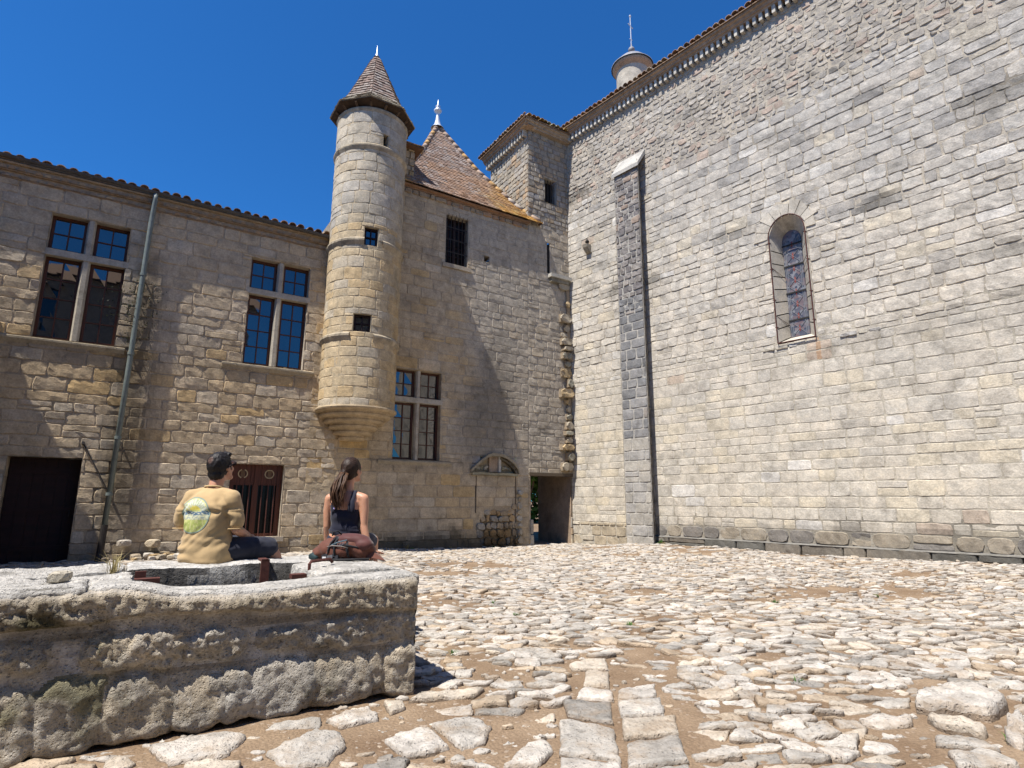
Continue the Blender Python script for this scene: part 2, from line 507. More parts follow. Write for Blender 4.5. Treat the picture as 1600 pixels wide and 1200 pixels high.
g = MB()
def axis(lo, hi, fine0, fine1, step, far):
    v = []; x = lo
    while x < hi:
        v.append(x); x += step if fine0 <= x < fine1 else far
    return v + [hi]
xs = [-900, -300, -100, -50] + axis(-30, 30, -7, 12, .085, 1.4) + [50, 100, 300, 900]
ys = [-900, -300, -100, -50] + axis(-30, 45, 1.5, 12, .085, .6) + [60, 100, 300, 900]
gi = [[g.vert((x, y, earth_z(x, y))) for x in xs] for y in ys]
for j in range(len(ys) - 1):
    for i in range(len(xs) - 1):
        g.face((gi[j][i], gi[j][i + 1], gi[j + 1][i + 1], gi[j + 1][i]), (.27, .175, .10))
def earth_mat():
    m, t, b = nt('sandy_earth')
    geo = N(t, 'ShaderNodeNewGeometry'); P = geo.outputs['Position']
    n1 = N(t, 'ShaderNodeTexNoise', Scale=2.2, Detail=6.0); t.links.new(P, n1.inputs['Vector'])
    n2 = N(t, 'ShaderNodeTexNoise', Scale=60.0, Detail=4.0, Roughness=.7); t.links.new(P, n2.inputs['Vector'])
    vo = N(t, 'ShaderNodeTexVoronoi', Scale=55.0); t.links.new(P, vo.inputs['Vector'])
    r1 = ramp(t, n1.outputs['Fac'], [(.3, (.15, .10, .062)), (.7, (.26, .19, .125))])
    r2 = ramp(t, n2.outputs['Fac'], [(.3, .75), (.72, 1.3)])
    c = mixn(t, r1.outputs[0], r2.outputs[0], 1.0, 'MULTIPLY')
    rv = ramp(t, vo.outputs['Color'], [(.84, 0.), (.90, .6)])
    c = mixn(t, c, (.36, .30, .24), rv.outputs[0])
    t.links.new(c, b.inputs['Base Color']); b.inputs['Roughness'].default_value = .95; b.inputs['Specular IOR Level'].default_value = .1
    ad = N(t, 'ShaderNodeMath', operation='MULTIPLY_ADD'); t.links.new(vo.outputs['Distance'], ad.inputs[0]); ad.inputs[1].default_value = -.8; t.links.new(n2.outputs['Fac'], ad.inputs[2])
    bp = N(t, 'ShaderNodeBump', Strength=.7, Distance=.012); t.links.new(ad.outputs[0], bp.inputs['Height']); t.links.new(bp.outputs[0], b.inputs['Normal'])
    return m
M['earth'] = earth_mat()
structure(g.build('ground', M['earth'], None, True))

# ---- cobbles
SLABS = [
 ("drain", [(0.275, 3.602), (0.571, 3.501), (0.527, 3.052), (0.242, 3.127)]), ("drain", [(0.32, 3.923), (0.626, 3.882), (0.573, 3.53), (0.331, 3.65)]),
 ("drain", [(0.466, 4.152), (0.663, 4.101), (0.64, 3.908), (0.411, 3.961)]), ("drain", [(0.553, 4.578), (0.718, 4.554), (0.661, 4.171), (0.485, 4.203)]),
 ("drain", [(0.435, 4.736), (0.575, 4.879), (0.754, 4.911), (0.727, 4.606), (0.452, 4.602)]), ("drain", [(0.593, 3.272), (0.893, 3.365), (0.847, 3.054), (0.543, 2.989)]),
 ("drain", [(0.63, 3.606), (0.96, 3.662), (0.91, 3.405), (0.593, 3.323)]), ("drain", [(0.663, 3.897), (0.952, 3.974), (0.904, 3.681), (0.635, 3.637)]),
 ("drain", [(0.696, 4.101), (0.98, 4.243), (0.932, 3.997), (0.667, 3.934)]),
 ("drain", [(0.24, 3.09), (0.52, 3.02), (0.48, 2.62), (0.2, 2.68)]), ("drain", [(0.54, 2.96), (0.84, 3.02), (0.8, 2.66), (0.5, 2.62)]),
 ("slab", [(-0.435, 3.491), (-0.269, 3.622), (-0.098, 3.48), (-0.138, 3.279), (-0.245, 3.197)]), ("slab", [(-0.656, 3.287), (-0.609, 3.419), (-0.439, 3.443), (-0.305, 3.216), (-0.444, 3.121), (-0.518, 3.098)]),
 ("slab", [(-0.031, 2.995), (0.026, 3.125), (0.088, 3.256), (0.182, 3.276), (0.22, 3.161), (0.128, 3.006)]), ("slab", [(-0.639, 3.99), (-0.153, 4.162), (-0.235, 3.992), (-0.62, 3.90)]),
 ("slab", [(-0.783, 3.86), (-0.666, 3.89), (-0.629, 3.771), (-0.704, 3.672)]), ("slab", [(-1.833, 3.208), (-1.493, 3.42), (-1.392, 3.335), (-1.371, 3.114), (-1.612, 3.011)]),
 ("slab", [(-1.192, 3.125), (-1.051, 3.424), (-0.912, 3.387), (-0.826, 3.216), (-0.859, 3.005), (-1.057, 2.972)]), ("slab", [(-1.03, 3.55), (-0.853, 3.80), (-0.745, 3.577), (-0.944, 3.472)]),
 ("boulder", [(2.498, 3.888), (2.783, 4.111), (3.034, 4.134), (3.149, 4.02), (2.991, 3.792), (2.751, 3.6), (2.695, 3.66), (2.407, 3.707)]),
 ("slab", [(2.23, 3.342), (2.391, 3.375), (2.46, 3.295), (2.466, 3.19), (2.359, 3.206), (2.187, 3.263)]), ("slab", [(2.173, 3.17), (2.353, 3.198), (2.435, 3.096), (2.374, 2.999), (2.103, 2.997)]),
 ("boulder", [(2.592, 3.33), (2.841, 3.605), (2.962, 3.681), (2.926, 3.577), (2.587, 3.191), (2.54, 3.22)]), ("boulder", [(2.376, 3.63), (2.538, 3.60), (2.575, 3.52), (2.56, 3.40), (2.50, 3.33), (2.44, 3.40), (2.351, 3.46)]),
]
def in_poly(x, y, p, pad=0.):
    c = False; n = len(p)
    for i in range(n):
        x1, y1 = p[i]; x2, y2 = p[(i + 1) % n]
        if (y1 > y) != (y2 > y) and x < (x2 - x1) * (y - y1) / (y2 - y1) + x1: c = not c
        if pad:
            dx, dy = x2 - x1, y2 - y1; t = max(0, min(1, ((x - x1) * dx + (y - y1) * dy) / (dx * dx + dy * dy + 1e-9)))
            if math.hypot(x - x1 - t * dx, y - y1 - t * dy) < pad: return True
    return c
def poly_area(p):
    return abs(sum(p[i][0] * p[(i + 1) % len(p)][1] - p[(i + 1) % len(p)][0] * p[i][1] for i in range(len(p)))) / 2
def clip_half(p, nx, ny, d):
    o = []
    for i in range(len(p)):
        a, b = p[i], p[(i + 1) % len(p)]
        da, db = a[0] * nx + a[1] * ny - d, b[0] * nx + b[1] * ny - d
        if da <= 0: o.append(a)
        if (da < 0 < db) or (db < 0 < da):
            t = da / (da - db); o.append((a[0] + (b[0] - a[0]) * t, a[1] + (b[1] - a[1]) * t))
    return o
def chaikin(p, k=.22):
    o = []
    for i in range(len(p)):
        a, b = p[i], p[(i + 1) % len(p)]
        o.append((a[0] * (1 - k) + b[0] * k, a[1] * (1 - k) + b[1] * k)); o.append((a[0] * k + b[0] * (1 - k), a[1] * k + b[1] * (1 - k)))
    return o
def cobble_mesh(mb, p, top, rng, zfn, flat=.5, rough=.014, it=2, fine=False, wb_=1.):
    """domed irregular stone over the outline p"""
    q = p
    for _ in range(it): q = chaikin(q, .17)
    if fine:
        q2 = []
        for i in range(len(q)):
            a, b = q[i], q[(i + 1) % len(q)]
            m_n = max(1, int(math.hypot(a[0] - b[0], a[1] - b[1]) / .022)); q2 += [(a[0] + (b[0] - a[0]) * w_ / m_n, a[1] + (b[1] - a[1]) * w_ / m_n) for w_ in range(m_n)]
        q = q2
    cx = sum(a for a, _ in q) / len(q); cy = sum(b for _, b in q) / len(q)
    sd = rng.uniform(0, 90)
    base = zfn(cx, cy)
    tk_ = 1. if wb_ == 1. else .15
    tx, ty = rng.uniform(-.17, .17) * tk_, rng.uniform(-.2, .2) * tk_
    levels = [(1.02, -.06), (.99, top * .45), (.95, top * .86), (.84, top * .99)] + ([(.58, top * 1.0), (.28, top * .98)] if fine else [(.45, top * .99)])
    col = pal(rng, ((.49, .45, .395), 4), ((.40, .37, .325), 3), ((.48, .42, .34), 1.6), ((.27, .25, .22), 1.2), ((.42, .34, .25), 1.0))
    rings = []
    for k, (s, z) in enumerate(levels):
        ring = []
        for (x, y) in q:
            px, py = cx + (x - cx) * s, cy + (y - cy) * s
            wob = 1 + wb_ * (.15 * noise.noise(Vector((px * 11, py * 11, sd))) + .08 * noise.noise(Vector((px * 30, py * 30, sd))))
            px, py = cx + (px - cx) * wob, cy + (py - cy) * wob
            zz = z + (0 if k == 0 else rough * (noise.noise(Vector((px * 11, py * 11, sd))) + .6 * noise.noise(Vector((px * 28, py * 28, sd))))) + (0 if k < 1 else (tx * (px - cx) + ty * (py - cy)))
            ring.append(mb.vert((px, py, base + zz)))
        rings.append(ring)
    n = len(q)
    for a, b in zip(rings[:-1], rings[1:]):
        for i in range(n):
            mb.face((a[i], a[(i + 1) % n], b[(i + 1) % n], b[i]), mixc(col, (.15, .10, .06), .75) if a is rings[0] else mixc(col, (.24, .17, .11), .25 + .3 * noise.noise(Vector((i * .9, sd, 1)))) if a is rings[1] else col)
    c = mb.vert((cx, cy, base + levels[-1][1] + rough * .5))
    for i in range(n): mb.face((rings[-1][i], rings[-1][(i + 1) % n], c), col)
    return (cx, cy, base)

rg = random.Random(11)
seeds = []
y = 1.9
def in_basin(x, y, pad=0.):
    s, h = h_of(FB, x, y)
    return -pad < s < 3.4 + pad and -1.68 - pad < h < pad
DR = [(0.2, 2.6), (0.2, 3.1), (0.33, 4.0), (0.42, 4.75), (0.75, 4.95), (1.0, 4.25), (0.86, 2.6)]
while y < 19.5:
    near = sstep(6.5, 2.5, y)
    dy = .078 + .055 * near + rg.uniform(-.01, .02)
    hw = 1.02 * y + 1.6
    x = -hw
    while x < hw:
        big = sstep(-.35, .5, noise.noise(Vector((x * .9, y * .9, 4.4))))
        dx = (rg.uniform(.11, .30) + .07 * near) * (.72 + .6 * big)
        x += dx
        yy = y + rg.uniform(-.035, .035) + .05 * noise.noise(Vector((x * .7, y * .7, 2.2)))
        ul, hl = h_of(FL, x, yy); vr, hr = h_of(FR, x, yy)
        if hl < -.05 or hr < -.05: continue
        seeds.append((x, yy))
    y += dy
cell = .5
grid = {}
for i, (x, y) in enumerate(seeds): grid.setdefault((int(x // cell), int(y // cell)), []).append(i)
stones = []
AN = 1.9                                   # stones lie along x: distances in y count more
for i, (x, y) in enumerate(seeds):
    if in_basin(x, y, .07): continue
    if any(in_poly(x, y, s[1], .05) for s in SLABS) or in_poly(x, y, DR, .02): continue
    u_, h_ = h_of(FL, x, y)
    bare = noise.noise(Vector((x * .55, y * .55, 6.1))) + .5 * noise.noise(Vector((x * 1.9, y * 1.9, 1.1)))
    nearb = sstep(5.2, 3.0, y)
    if bare > .44 - .30 * nearb * sstep(.9, -.2, x) and rg.random() < .85: continue
    P = [(x - .3, y - .2), (x + .3, y - .2), (x + .3, y + .2), (x - .3, y + .2)]
    gx, gy = int(x // cell), int(y // cell)
    nb = []
    for a in (-1, 0, 1):
        for b in (-1, 0, 1):
            for k in grid.get((gx + a, gy + b), ()):
                if k != i:
                    d = (seeds[k][0] - x) ** 2 + ((seeds[k][1] - y) * AN) ** 2
                    if d < .4: nb.append((d, k))
    nb.sort()
    for d, k in nb[:14]:
        nx, ny = seeds[k][0] - x, (seeds[k][1] - y) * AN * AN
        mx, my = (seeds[k][0] + x) / 2, (seeds[k][1] + y) / 2
        P = clip_half(P, nx, ny, nx * mx + ny * my)
        if len(P) < 3: break
    if len(P) < 3: continue
    gap = rg.uniform(.002, .008) + .006 * nearb + (.03 if bare > .25 else 0) * rg.random()
    Q = P
    for a, b in zip(P, P[1:] + P[:1]):
        ex, ey = b[0] - a[0], b[1] - a[1]; L = math.hypot(ex, ey)
        if L < 1e-5: continue
        nx, ny = ey / L, -ex / L
        Q = clip_half(Q, nx, ny, nx * a[0] + ny * a[1] - gap)
        if len(Q) < 3: break
    if len(Q) < 3 or poly_area(Q) < .0022: continue
    if any(in_poly(px, py, s[1], .012) for s in SLABS for px, py in Q if abs(px - s[1][0][0]) < 1.2): continue
    stones.append((Q, x, y))
def shows(Q, x, y):
    inside = abs(x) < .885 * y + .05 and y > 2.5
    return (poly_area(Q) * 1.25 / max(y, .5) ** 3) if inside else 0
order = sorted(range(len(stones)), key=lambda k: -shows(*stones[k]))
single = set(order[:270])
SGRID = {}
for st_ in stones:
    for ax in (-1, 0, 1):
        for ay in (-1, 0, 1): SGRID.setdefault((int(st_[1] // cell) + ax, int(st_[2] // cell) + ay), []).append(st_)
rest = MB()
rr = random.Random(5)
for k, (Q, x, y) in enumerate(stones):
    top = rr.uniform(.016, .046)
    if k in single:
        one = MB()
        c = cobble_mesh(one, Q, top, rr, ground_z, it=0, fine=True, rough=.015)
        o = rebase(one.build('cobblestone', M['cobble'], None, True), c)
        tag(o, 'pale worn cobblestone bedded in brown earth in the near part of the courtyard', 'cobblestone', 'cobblestones of the near courtyard')
    else:
        cobble_mesh(rest, Q, top, rr, ground_z, it=1)
for k in range(2600):
    y = rr.uniform(2.3, 8.5); x = rr.uniform(-1.0, 1.0) * y
    if in_basin(x, y, .03) or any(in_poly(x, y, s[1], .03) for s in SLABS if abs(x - s[1][0][0]) < 1): continue
    gx, gy = int(x // cell), int(y // cell); r = rr.uniform(.012, .042)
    near_ = False
    for Q, qx, qy in SGRID.get((gx, gy), ()):
        if in_poly(x, y, Q, r * .9): near_ = True; break
    if near_: continue
    n_ = rr.randint(5, 7); a0 = rr.uniform(0, 6)
    P = [(x + r * 1.35 * rr.uniform(.7, 1.15) * math.cos(a0 + 6.283 * q / n_), y + r * .8 * rr.uniform(.7, 1.15) * math.sin(a0 + 6.283 * q / n_)) for q in range(n_)]
    cobble_mesh(rest, P, rr.uniform(.012, .03), rr, ground_z, it=1)
o = rest.build('cobblestone_paving', M['cobble'], None, True)
tag(o, 'pale uneven cobblestone paving running back to the castle and church walls', 'cobblestones', None, 'stuff')
for kind, P in SLABS:
    one = MB()
    if kind == 'boulder':
        c = cobble_mesh(one, P, .10 if P[0][0] < 2.55 and P[0][1] > 3.7 else .07, rr, ground_z, it=1, fine=True, wb_=.8, rough=.025)
    elif kind == 'drain':
        c = cobble_mesh(one, P, .04, rr, ground_z, it=0, fine=True, wb_=.45, rough=.010)
    else:
        c = cobble_mesh(one, P, .045, rr, ground_z, it=0, fine=True, wb_=.9, rough=.014)
    nm = {'boulder': 'boulder', 'drain': 'drain_slab', 'slab': 'paving_slab'}[kind]
    o = rebase(one.build(nm, M['cobble'], None, True), c)
    if kind == 'drain': tag(o, 'squared pale slab in the double row of stones lining the courtyard gutter', 'paving slab', 'slabs of the courtyard gutter')
    elif kind == 'slab': tag(o, 'broad flat stone slab lying in bare earth at the front of the courtyard', 'paving slab', 'broad foreground slabs')
    else:
        lab = {(2.498): 'largest grey boulder rising above the cobbles at the right edge', (2.592): 'rounded boulder cut by the right edge beside the largest grey boulder', (2.376): 'low grey boulder just in front of the largest one at the right'}[P[0][0]]
        tag(o, lab, 'boulder', 'boulders at the right edge')

# ---- loose pebbles on bare earth and small weeds
pb = MB(); rp = random.Random(3)
for k in range(420):
    y = rp.uniform(2.4, 6.5); x = rp.uniform(-.95, .95) * y
    if in_basin(x, y, .02) or any(in_poly(x, y, s[1], .0) for s in SLABS): continue
    r = rp.uniform(.004, .012); z = earth_z(x, y)
    c = pal(rp, ((.36, .32, .27), 2), ((.30, .22, .15), 2))
    i0 = [pb.vert((x + r * math.cos(a) * rp.uniform(.8, 1.3), y + r * math.sin(a) * rp.uniform(.8, 1.3), z)) for a in (0, 1.26, 2.5, 3.77, 5.0)]
    t0 = pb.vert((x, y, z + r * .8))
    for q in range(5): pb.face((i0[q], i0[(q + 1) % 5], t0), c)
tag(pb.build('gravel', M['cobble'], None, True), 'small loose gravel scattered over the brown earth between stones', 'gravel', None, 'stuff')
def tuft(name, x, y, z, n, hgt, spread, mat, label, cat, group, seed, wid=.004):
    rt = random.Random(seed); mb = MB()
    for _ in range(n):
        a = rt.uniform(0, 6.28); l = hgt * rt.uniform(.5, 1.); s = spread * rt.uniform(.2, 1.)
        b = Vector((x + rt.uniform(-.03, .03), y + rt.uniform(-.03, .03), z)); d = Vector((math.cos(a), math.sin(a), 0)); w = Vector((-d.y, d.x, 0)) * wid
        m = b + d * s * .35 + Vector((0, 0, l * .7)); e = b + d * s + Vector((0, 0, l))
        i = [mb.vert(p) for p in (b - w, b + w, m + w * .8, m - w * .8, e)]
        mb.face((i[0], i[1], i[2], i[3])); mb.face((i[3], i[2], i[4]))
    o = rebase(mb.build(name, mat), (x, y, z))
    return tag(o, label, cat, group)
for k, (x, y) in enumerate([(-.47, 5.05), (.05, 6.6), (1.98, 4.3), (3.3, 7.6), (4.9, 8.1), (2.62, 3.32), (-.2, 7.4), (1.2, 6.2)]):
    tuft('weed', x, y, ground_z(x, y) + .01, 26, .05, .07, M['leaf'], 'tiny green weed growing between the cobblestones', 'weed', 'weeds between the cobbles', 40 + k)

# ================================================================== LEFT WING
def dirt_left(u, z, c):
    n = fbm((u * 1.4, z * 1.4, 2.2), 3)
    k = 1.0
    k *= 1 - .62 * sstep(.55, .05, abs(u - 12.0 + .25 * n)) * sstep(6.9, 5.6, z + n) * sstep(.0, 1.2, z)      # damp streak along the drainpipe
    for (a, b, zz) in ((12.2, 14.3, 4.3), (8.3, 10.4, 4.3)):
        k *= 1 - .35 * sstep(.5, .0, zz - z) * (z < zz) * (a < u < b) * (.5 + .8 * max(0, n + .3))
    k *= 1 - .4 * sstep(.55, 0, z + .5 * n)
    return mul(c, k)
def col_left(u, z, rng):
    n = fbm((u * .45, z * .45, 5.5), 3)
    oc = sstep(.0, .4, n + .25 * (abs(z - 4) < .8))
    av = mixc((.47, .37, .24), (.51, .355, .17), .8 * oc)
    if z > 6: return soft(av, pal(rng, ((.45, .37, .265), 3), ((.41, .35, .27), 2), ((.48, .43, .35), 1.1)), .55)
    return soft(av, pal(rng, ((.47, .385, .275), 3), ((.42, .365, .295), 2.2), ((.52, .37, .19), .25 + 1.6 * oc), ((.51, .465, .39), .8)), .55)
wing = thing('side_wing', 'long beige stone wing with two cross windows and tiled eaves at the left', 'building', FL(12, 0, 0))
rw = random.Random(21)
holesL = [(12.45, 13.83, 4.45, 7.15), (8.55, 9.93, 4.42, 7.10), (12.70, 13.86, -.3, 2.06), (8.79, 9.95, .41, 2.06)]
mb = MB()
masonry(mb, FL, 7.6, 15.8, -.3, 7.71, holesL, rw, col_left, course=(.2, .33), length=(.32, .8), dirt_shade=dirt_left, bulge=.010, rough=.011, joint=.006, step=.095, jit=.012, edge=-.017)
backing(mb, FL, 7.6, 15.8, -.3, 7.75, holesL, (.41, .33, .23), dirt_shade=dirt_left, h=-.010)
for hl in holesL[:2]: reveal(mb, FL, *hl, .0, -.3, (.40, .35, .28), rw)
reveal(mb, FL, 12.70, 13.86, -.3, 2.06, .0, -.4, (.34, .28, .2), rw)
reveal(mb, FL, 8.79, 9.95, .41, 2.06, .0, -.3, (.42, .36, .28), rw)
mb.box(FL, 7.6, 15.8, -1.2, -1.0, -.3, 7.7, (.2, .18, .15))
mb.box(FL, 15.8, 15.85, -1.2, -.02, -.3, 7.7, (.2, .18, .15))
mb.build('wall', M['wall_l'], wing)
cross_window(wing, FL, 12.45, 13.83, 4.45, 7.15, 6.29, 4, sill=(12.25, 14.4, 4.42, .06), seed=3)
cross_window(wing, FL, 8.55, 9.93, 4.42, 7.10, 6.24, 4, sill=(8.28, 10.36, 4.39, .06), seed=4)
# dark door
d = MB(); rd = random.Random(2)
for k in range(6):
    u0 = 12.71 + 1.14 * k / 6
    d.box(FL, u0 + .002, u0 + 1.14 / 6 - .002, -.36, -.31 + rd.uniform(-.004, .004), -.1, 2.05)
door = d.build('door', M['door'], wing)
for z in (.25, 1.0, 1.75):
    d = MB(); d.box(FL, 12.72, 13.84, -.315, -.285, z, z + .09); d.build('ledge_board', M['door'], door)
d = MB(); d.tube([FL(12.8, -.29, 1.02), FL(12.8, -.24, 1.02), FL(12.8, -.24, .9)], .012, 6)
d.build('handle', M['iron'], door)
# low grilled window with wooden panel
fm = MB()
a, b, c, dd = 8.79, 9.95, .41, 2.06
fm.box(FL, a, a + .11, -.24, -.16, c, dd); fm.box(FL, b - .11, b, -.24, -.16, c, dd)
um = (a + b) / 2
fm.box(FL, um - .06, um + .06, -.24, -.155, c, dd - .48)
fm.box(FL, a + .11, b - .11, -.239, -.161, c, c + .07)
for k in range(8):
    w0 = a + .11 + (b - a - .22) * k / 8; w1 = a + .11 + (b - a - .22) * (k + 1) / 8
    fm.box(FL, w0 + .003, w1 - .003, -.24, -.175, dd - .48, dd)
fm.box(FL, um - .035, um + .035, -.175, -.15, dd - .48, dd)
low = fm.build('grilled_window', M['shutter'], wing)
for (uc, sq) in ((um - .29, True), (um + .29, False)):
    ring = MB(); zc = dd - .22
    for k in range(20):
        a0, a1 = 2 * math.pi * k / 20, 2 * math.pi * (k + 1) / 20
        if abs(math.cos((a0 + a1) / 2)) < .25: continue
        q = [(.085, a0), (.108, a0), (.108, a1), (.085, a1)]
        f0 = [FL(uc + r * math.cos(t), -.165, zc + r * math.sin(t)) for r, t in q]
        f1 = [FL(uc + r * math.cos(t), -.18, zc + r * math.sin(t)) for r, t in q]
        ring.poly(f0); 
        for s in range(4): ring.poly([f1[s], f1[(s + 1) % 4], f0[(s + 1) % 4], f0[s]])
    if sq:
        ring.box(FL, uc - .05, uc + .05, -.172, -.16, zc + .08, zc + .1); ring.box(FL, uc - .05, uc + .05, -.172, -.16, zc - .1, zc - .08)
    ring.c = [(.42, .33, .2)] * len(ring.c)
    ring.build('carved_ring', M['attr'], low)
    cv = MB(); cv.box(FL, uc - .045, uc + .045, -.174, -.166, zc - .075, zc + .075, (.13, .08, .045)); cv.build('carved_panel', M['attr'], low)
for k in range(7):
    if k == 3: continue
    u = a + .17 + (b - a - .34) * k / 6
    r = MB(); r.tube([FL(u, -.10, c - .01), FL(u, -.10, dd - .45)], .012, 6); r.build('bar', M['rust'], low)
for (p, q) in ((a + .11, um - .06), (um + .06, b - .11)):
    gl = MB(); gl.poly([FL(p, -.225, c + .07), FL(q, -.225, c + .07), FL(q, -.225, dd - .48), FL(p, -.225, dd - .48)]); gl.build('pane', M['glass_old'], low)
# sill stone
mb = MB(); mb.box(FL, 8.7, 10.05, -.15, .06, .3, .405, (.40, .35, .28)); mb.build('sill', M['dressed'], low)
# genoise cornice: two rows of tile ends and bands
cn = MB(); rc = random.Random(8)
for row, (z, hh) in enumerate(((7.70, .045), (7.84, .095))):
    cn.box(FL, 7.6, 15.8, -.1, hh - .03, z - .012, z + .012, (.30, .22, .15))
    u = 7.62 + .06 * row
    while u < 15.7:
        r = .062 * rc.uniform(.92, 1.08); n = 6
        zz = z + rc.uniform(-.006, .006)
        f = [cn.vert(FL(u + .07 + r * math.cos(math.pi * k / n), hh + rc.uniform(-.006, .006), zz + .012 + r * .95 * math.sin(math.pi * k / n))) for k in range(n + 1)]
        bk = [cn.vert(FL(u + .07 + r * math.cos(math.pi * k / n), -.05, zz + .012 + r * .95 * math.sin(math.pi * k / n))) for k in range(n + 1)]
        c1 = pal(rc, ((.36, .24, .14), 2), ((.30, .23, .16), 2), ((.40, .30, .19), 1))
        for k in range(n): cn.face((f[k], bk[k], bk[k + 1], f[k + 1]), c1)
        cn.face(f, mul(c1, .9))
        u += .145
    cn.box(FL, 7.6, 15.8, -.1, hh - .035, z + .012, z + .125, (.32, .26, .19))
cn.box(FL, 7.6, 15.8, -.1, .12, 7.967, 8.0, (.33, .25, .17))
cn.build('cornice', M['tile'], wing)

TILE_COLS = (((.33, .20, .12), 2), ((.27, .19, .14), 2), ((.38, .27, .17), 1.5), ((.22, .17, .14), 1.2), ((.42, .36, .28), .5))
def canal_roof(mb, F, u0, u1, h0, z0, length, slope, rng, spacing=.2, rows=3, cols=TILE_COLS, r=.085, hip=None):
    """barrel tiles laid from the eave (h0, z0) up and back"""
    cs, sn = math.cos(slope), math.sin(slope); n = 6
    tl = length / rows
    i0 = u0 + (length * cs if hip == 0 else 0); i1 = u1 - (length * cs if hip == 1 else 0)
    for dz in (.02, .045):
        mb.poly([F(u0, h0 - .03, z0 - dz), F(u1, h0 - .03, z0 - dz), F(i1, h0 - length * cs, z0 - dz + length * sn), F(i0, h0 - length * cs, z0 - dz + length * sn)][::(1 if dz < .03 else -1)], (.2, .14, .1))
    mb.poly([F(u0, h0 - .03, z0 - .045), F(u1, h0 - .03, z0 - .045), F(u1, h0 - .03, z0 - .02), F(u0, h0 - .03, z0 - .02)], (.25, .17, .11))
    u = u0 + spacing / 2
    while u < u1:
        lim = 1e9 if hip is None else (u - u0 if hip == 0 else u1 - u) / cs
        for k in range(rows):
            c1 = pal(rng, *cols)
            a, b = k * tl, min((k + 1) * tl + .06, lim)
            if b - a < .05: break
            j = rng.uniform(-.02, .02); ju = rng.uniform(-.012, .012); jz = rng.uniform(-.006, .012)
            ra, rb = r * rng.uniform(.95, 1.1), r * .82
            rows_ = []
            for (t, rad, lift) in ((a + j, ra, .028), (b, rb, .0)):
                rows_.append([mb.vert(F(u + ju + rad * math.cos(math.pi * q / n), h0 - t * cs, z0 + jz + t * sn + lift + rad * .9 * math.sin(math.pi * q / n))) for q in range(n + 1)])
            ri = [mb.vert(F(u + ju + (ra - .016) * math.cos(math.pi * q / n), h0 - (a + j) * cs, z0 + jz + a * sn + .028 + (ra - .016) * .9 * math.sin(math.pi * q / n))) for q in range(n + 1)]
            for q in range(n):
                mb.face((rows_[0][q], rows_[1][q], rows_[1][q + 1], rows_[0][q + 1])[::-1], c1)
                mb.face((ri[q], rows_[0][q], rows_[0][q + 1], ri[q + 1]), mul(c1, 1.05))
        u += spacing * rng.uniform(.96, 1.04)
rf = MB(); canal_roof(rf, FL, 7.9, 15.8, .17, 8.07, 2.6, R(17), rc, .215, 5)
rf.build('roof', M['tile'], wing)
gt = MB(); n = 8
us = [7.95 + (15.8 - 7.95) * k / 30 for k in range(31)]
prev = None
for u in us:
    zz = 8.05 + .05 * (u - 8) / 7 + .006 * math.sin(u * 2.1)
    ring = [gt.vert(FL(u, .175 + .06 * math.cos(math.pi + math.pi * k / n), zz + .07 * math.sin(math.pi + math.pi * k / n))) for k in range(n + 1)] + \
           [gt.vert(FL(u, .175 + .054 * math.cos(2 * math.pi - math.pi * k / n), zz + .003 + .063 * math.sin(2 * math.pi - math.pi * k / n))) for k in range(n + 1)]
    if prev:
        L_ = len(ring)
        for k in range(L_): gt.face((prev[k], ring[k], ring[(k + 1) % L_], prev[(k + 1) % L_]))
    prev = ring
gt.build('gutter', M['gutter'], wing)
pp = MB(); pp.tube([FL(12.07, .175, 8.03), FL(12.07, .175, 7.9), FL(12.075, .165, 7.7), FL(12.08, .15, 7.55), FL(12.085, .14, 7.4), FL(12.13, .14, 4), FL(12.17, .14, .72)], .052, 12)
pipe = pp.build('drainpipe', M['pipe'], wing, True)
for z in (1.35, 2.5, 4.3, 6.1):
    q = MB(); u = 12.085 + (7.4 - z) * .0128
    q.tube([FL(u, .14, z - .03), FL(u, .14, z + .03)], .063, 12); q.box(FL, u - .015, u + .015, -.02, .09, z - .012, z + .012)
    q.build('collar', M['pipe'], pipe)
q = MB(); q.tube([FL(12.17, .14, .74), FL(12.18, .14, .2), FL(12.2, .2, .0)], .062, 12); q.build('foot_pipe', M['iron'], pipe)
q = MB(); q.tube([FL(12.72, .02, 2.36), FL(12.46, .09, 1.9), FL(12.2, .13, 1.42)], .011, 6)
q.tube([FL(12.72, -.01, 2.36), FL(12.72, .05, 2.37)], .03, 8); q.build('stay_rod', M['iron'], pipe)
# ivy-like dark weed clinging to the drainpipe
iv = MB(); ri = random.Random(12)
for k in range(420):
    z = ri.triangular(4.3, 6.1, 5.65); sp = .2 * sstep(4.2, 5.2, z) * sstep(6.2, 5.6, z) + .05
    p = FL(12.1 + ri.gauss(0, sp), .05 + abs(ri.gauss(0, .07)), z)
    a = Vector((ri.gauss(0, 1), ri.gauss(0, 1), ri.gauss(0, 1))).normalized() * ri.uniform(.02, .05); b = Vector((ri.gauss(0, 1), ri.gauss(0, 1), ri.gauss(0, 1))).normalized() * .018
    iv.poly([p - b, p + a * .5 - b * .2, p + a, p + b])
iv.tube([FL(12.16, .04, 4.3), FL(12.12, .05, 5.0), FL(12.05, .05, 5.9)], .012, 5)
tag(rebase(iv.build('climbing_weed', M['weed']), FL(12.1, .05, 4.3)), 'dark straggly weed clinging to the wall behind the drainpipe', 'plant')

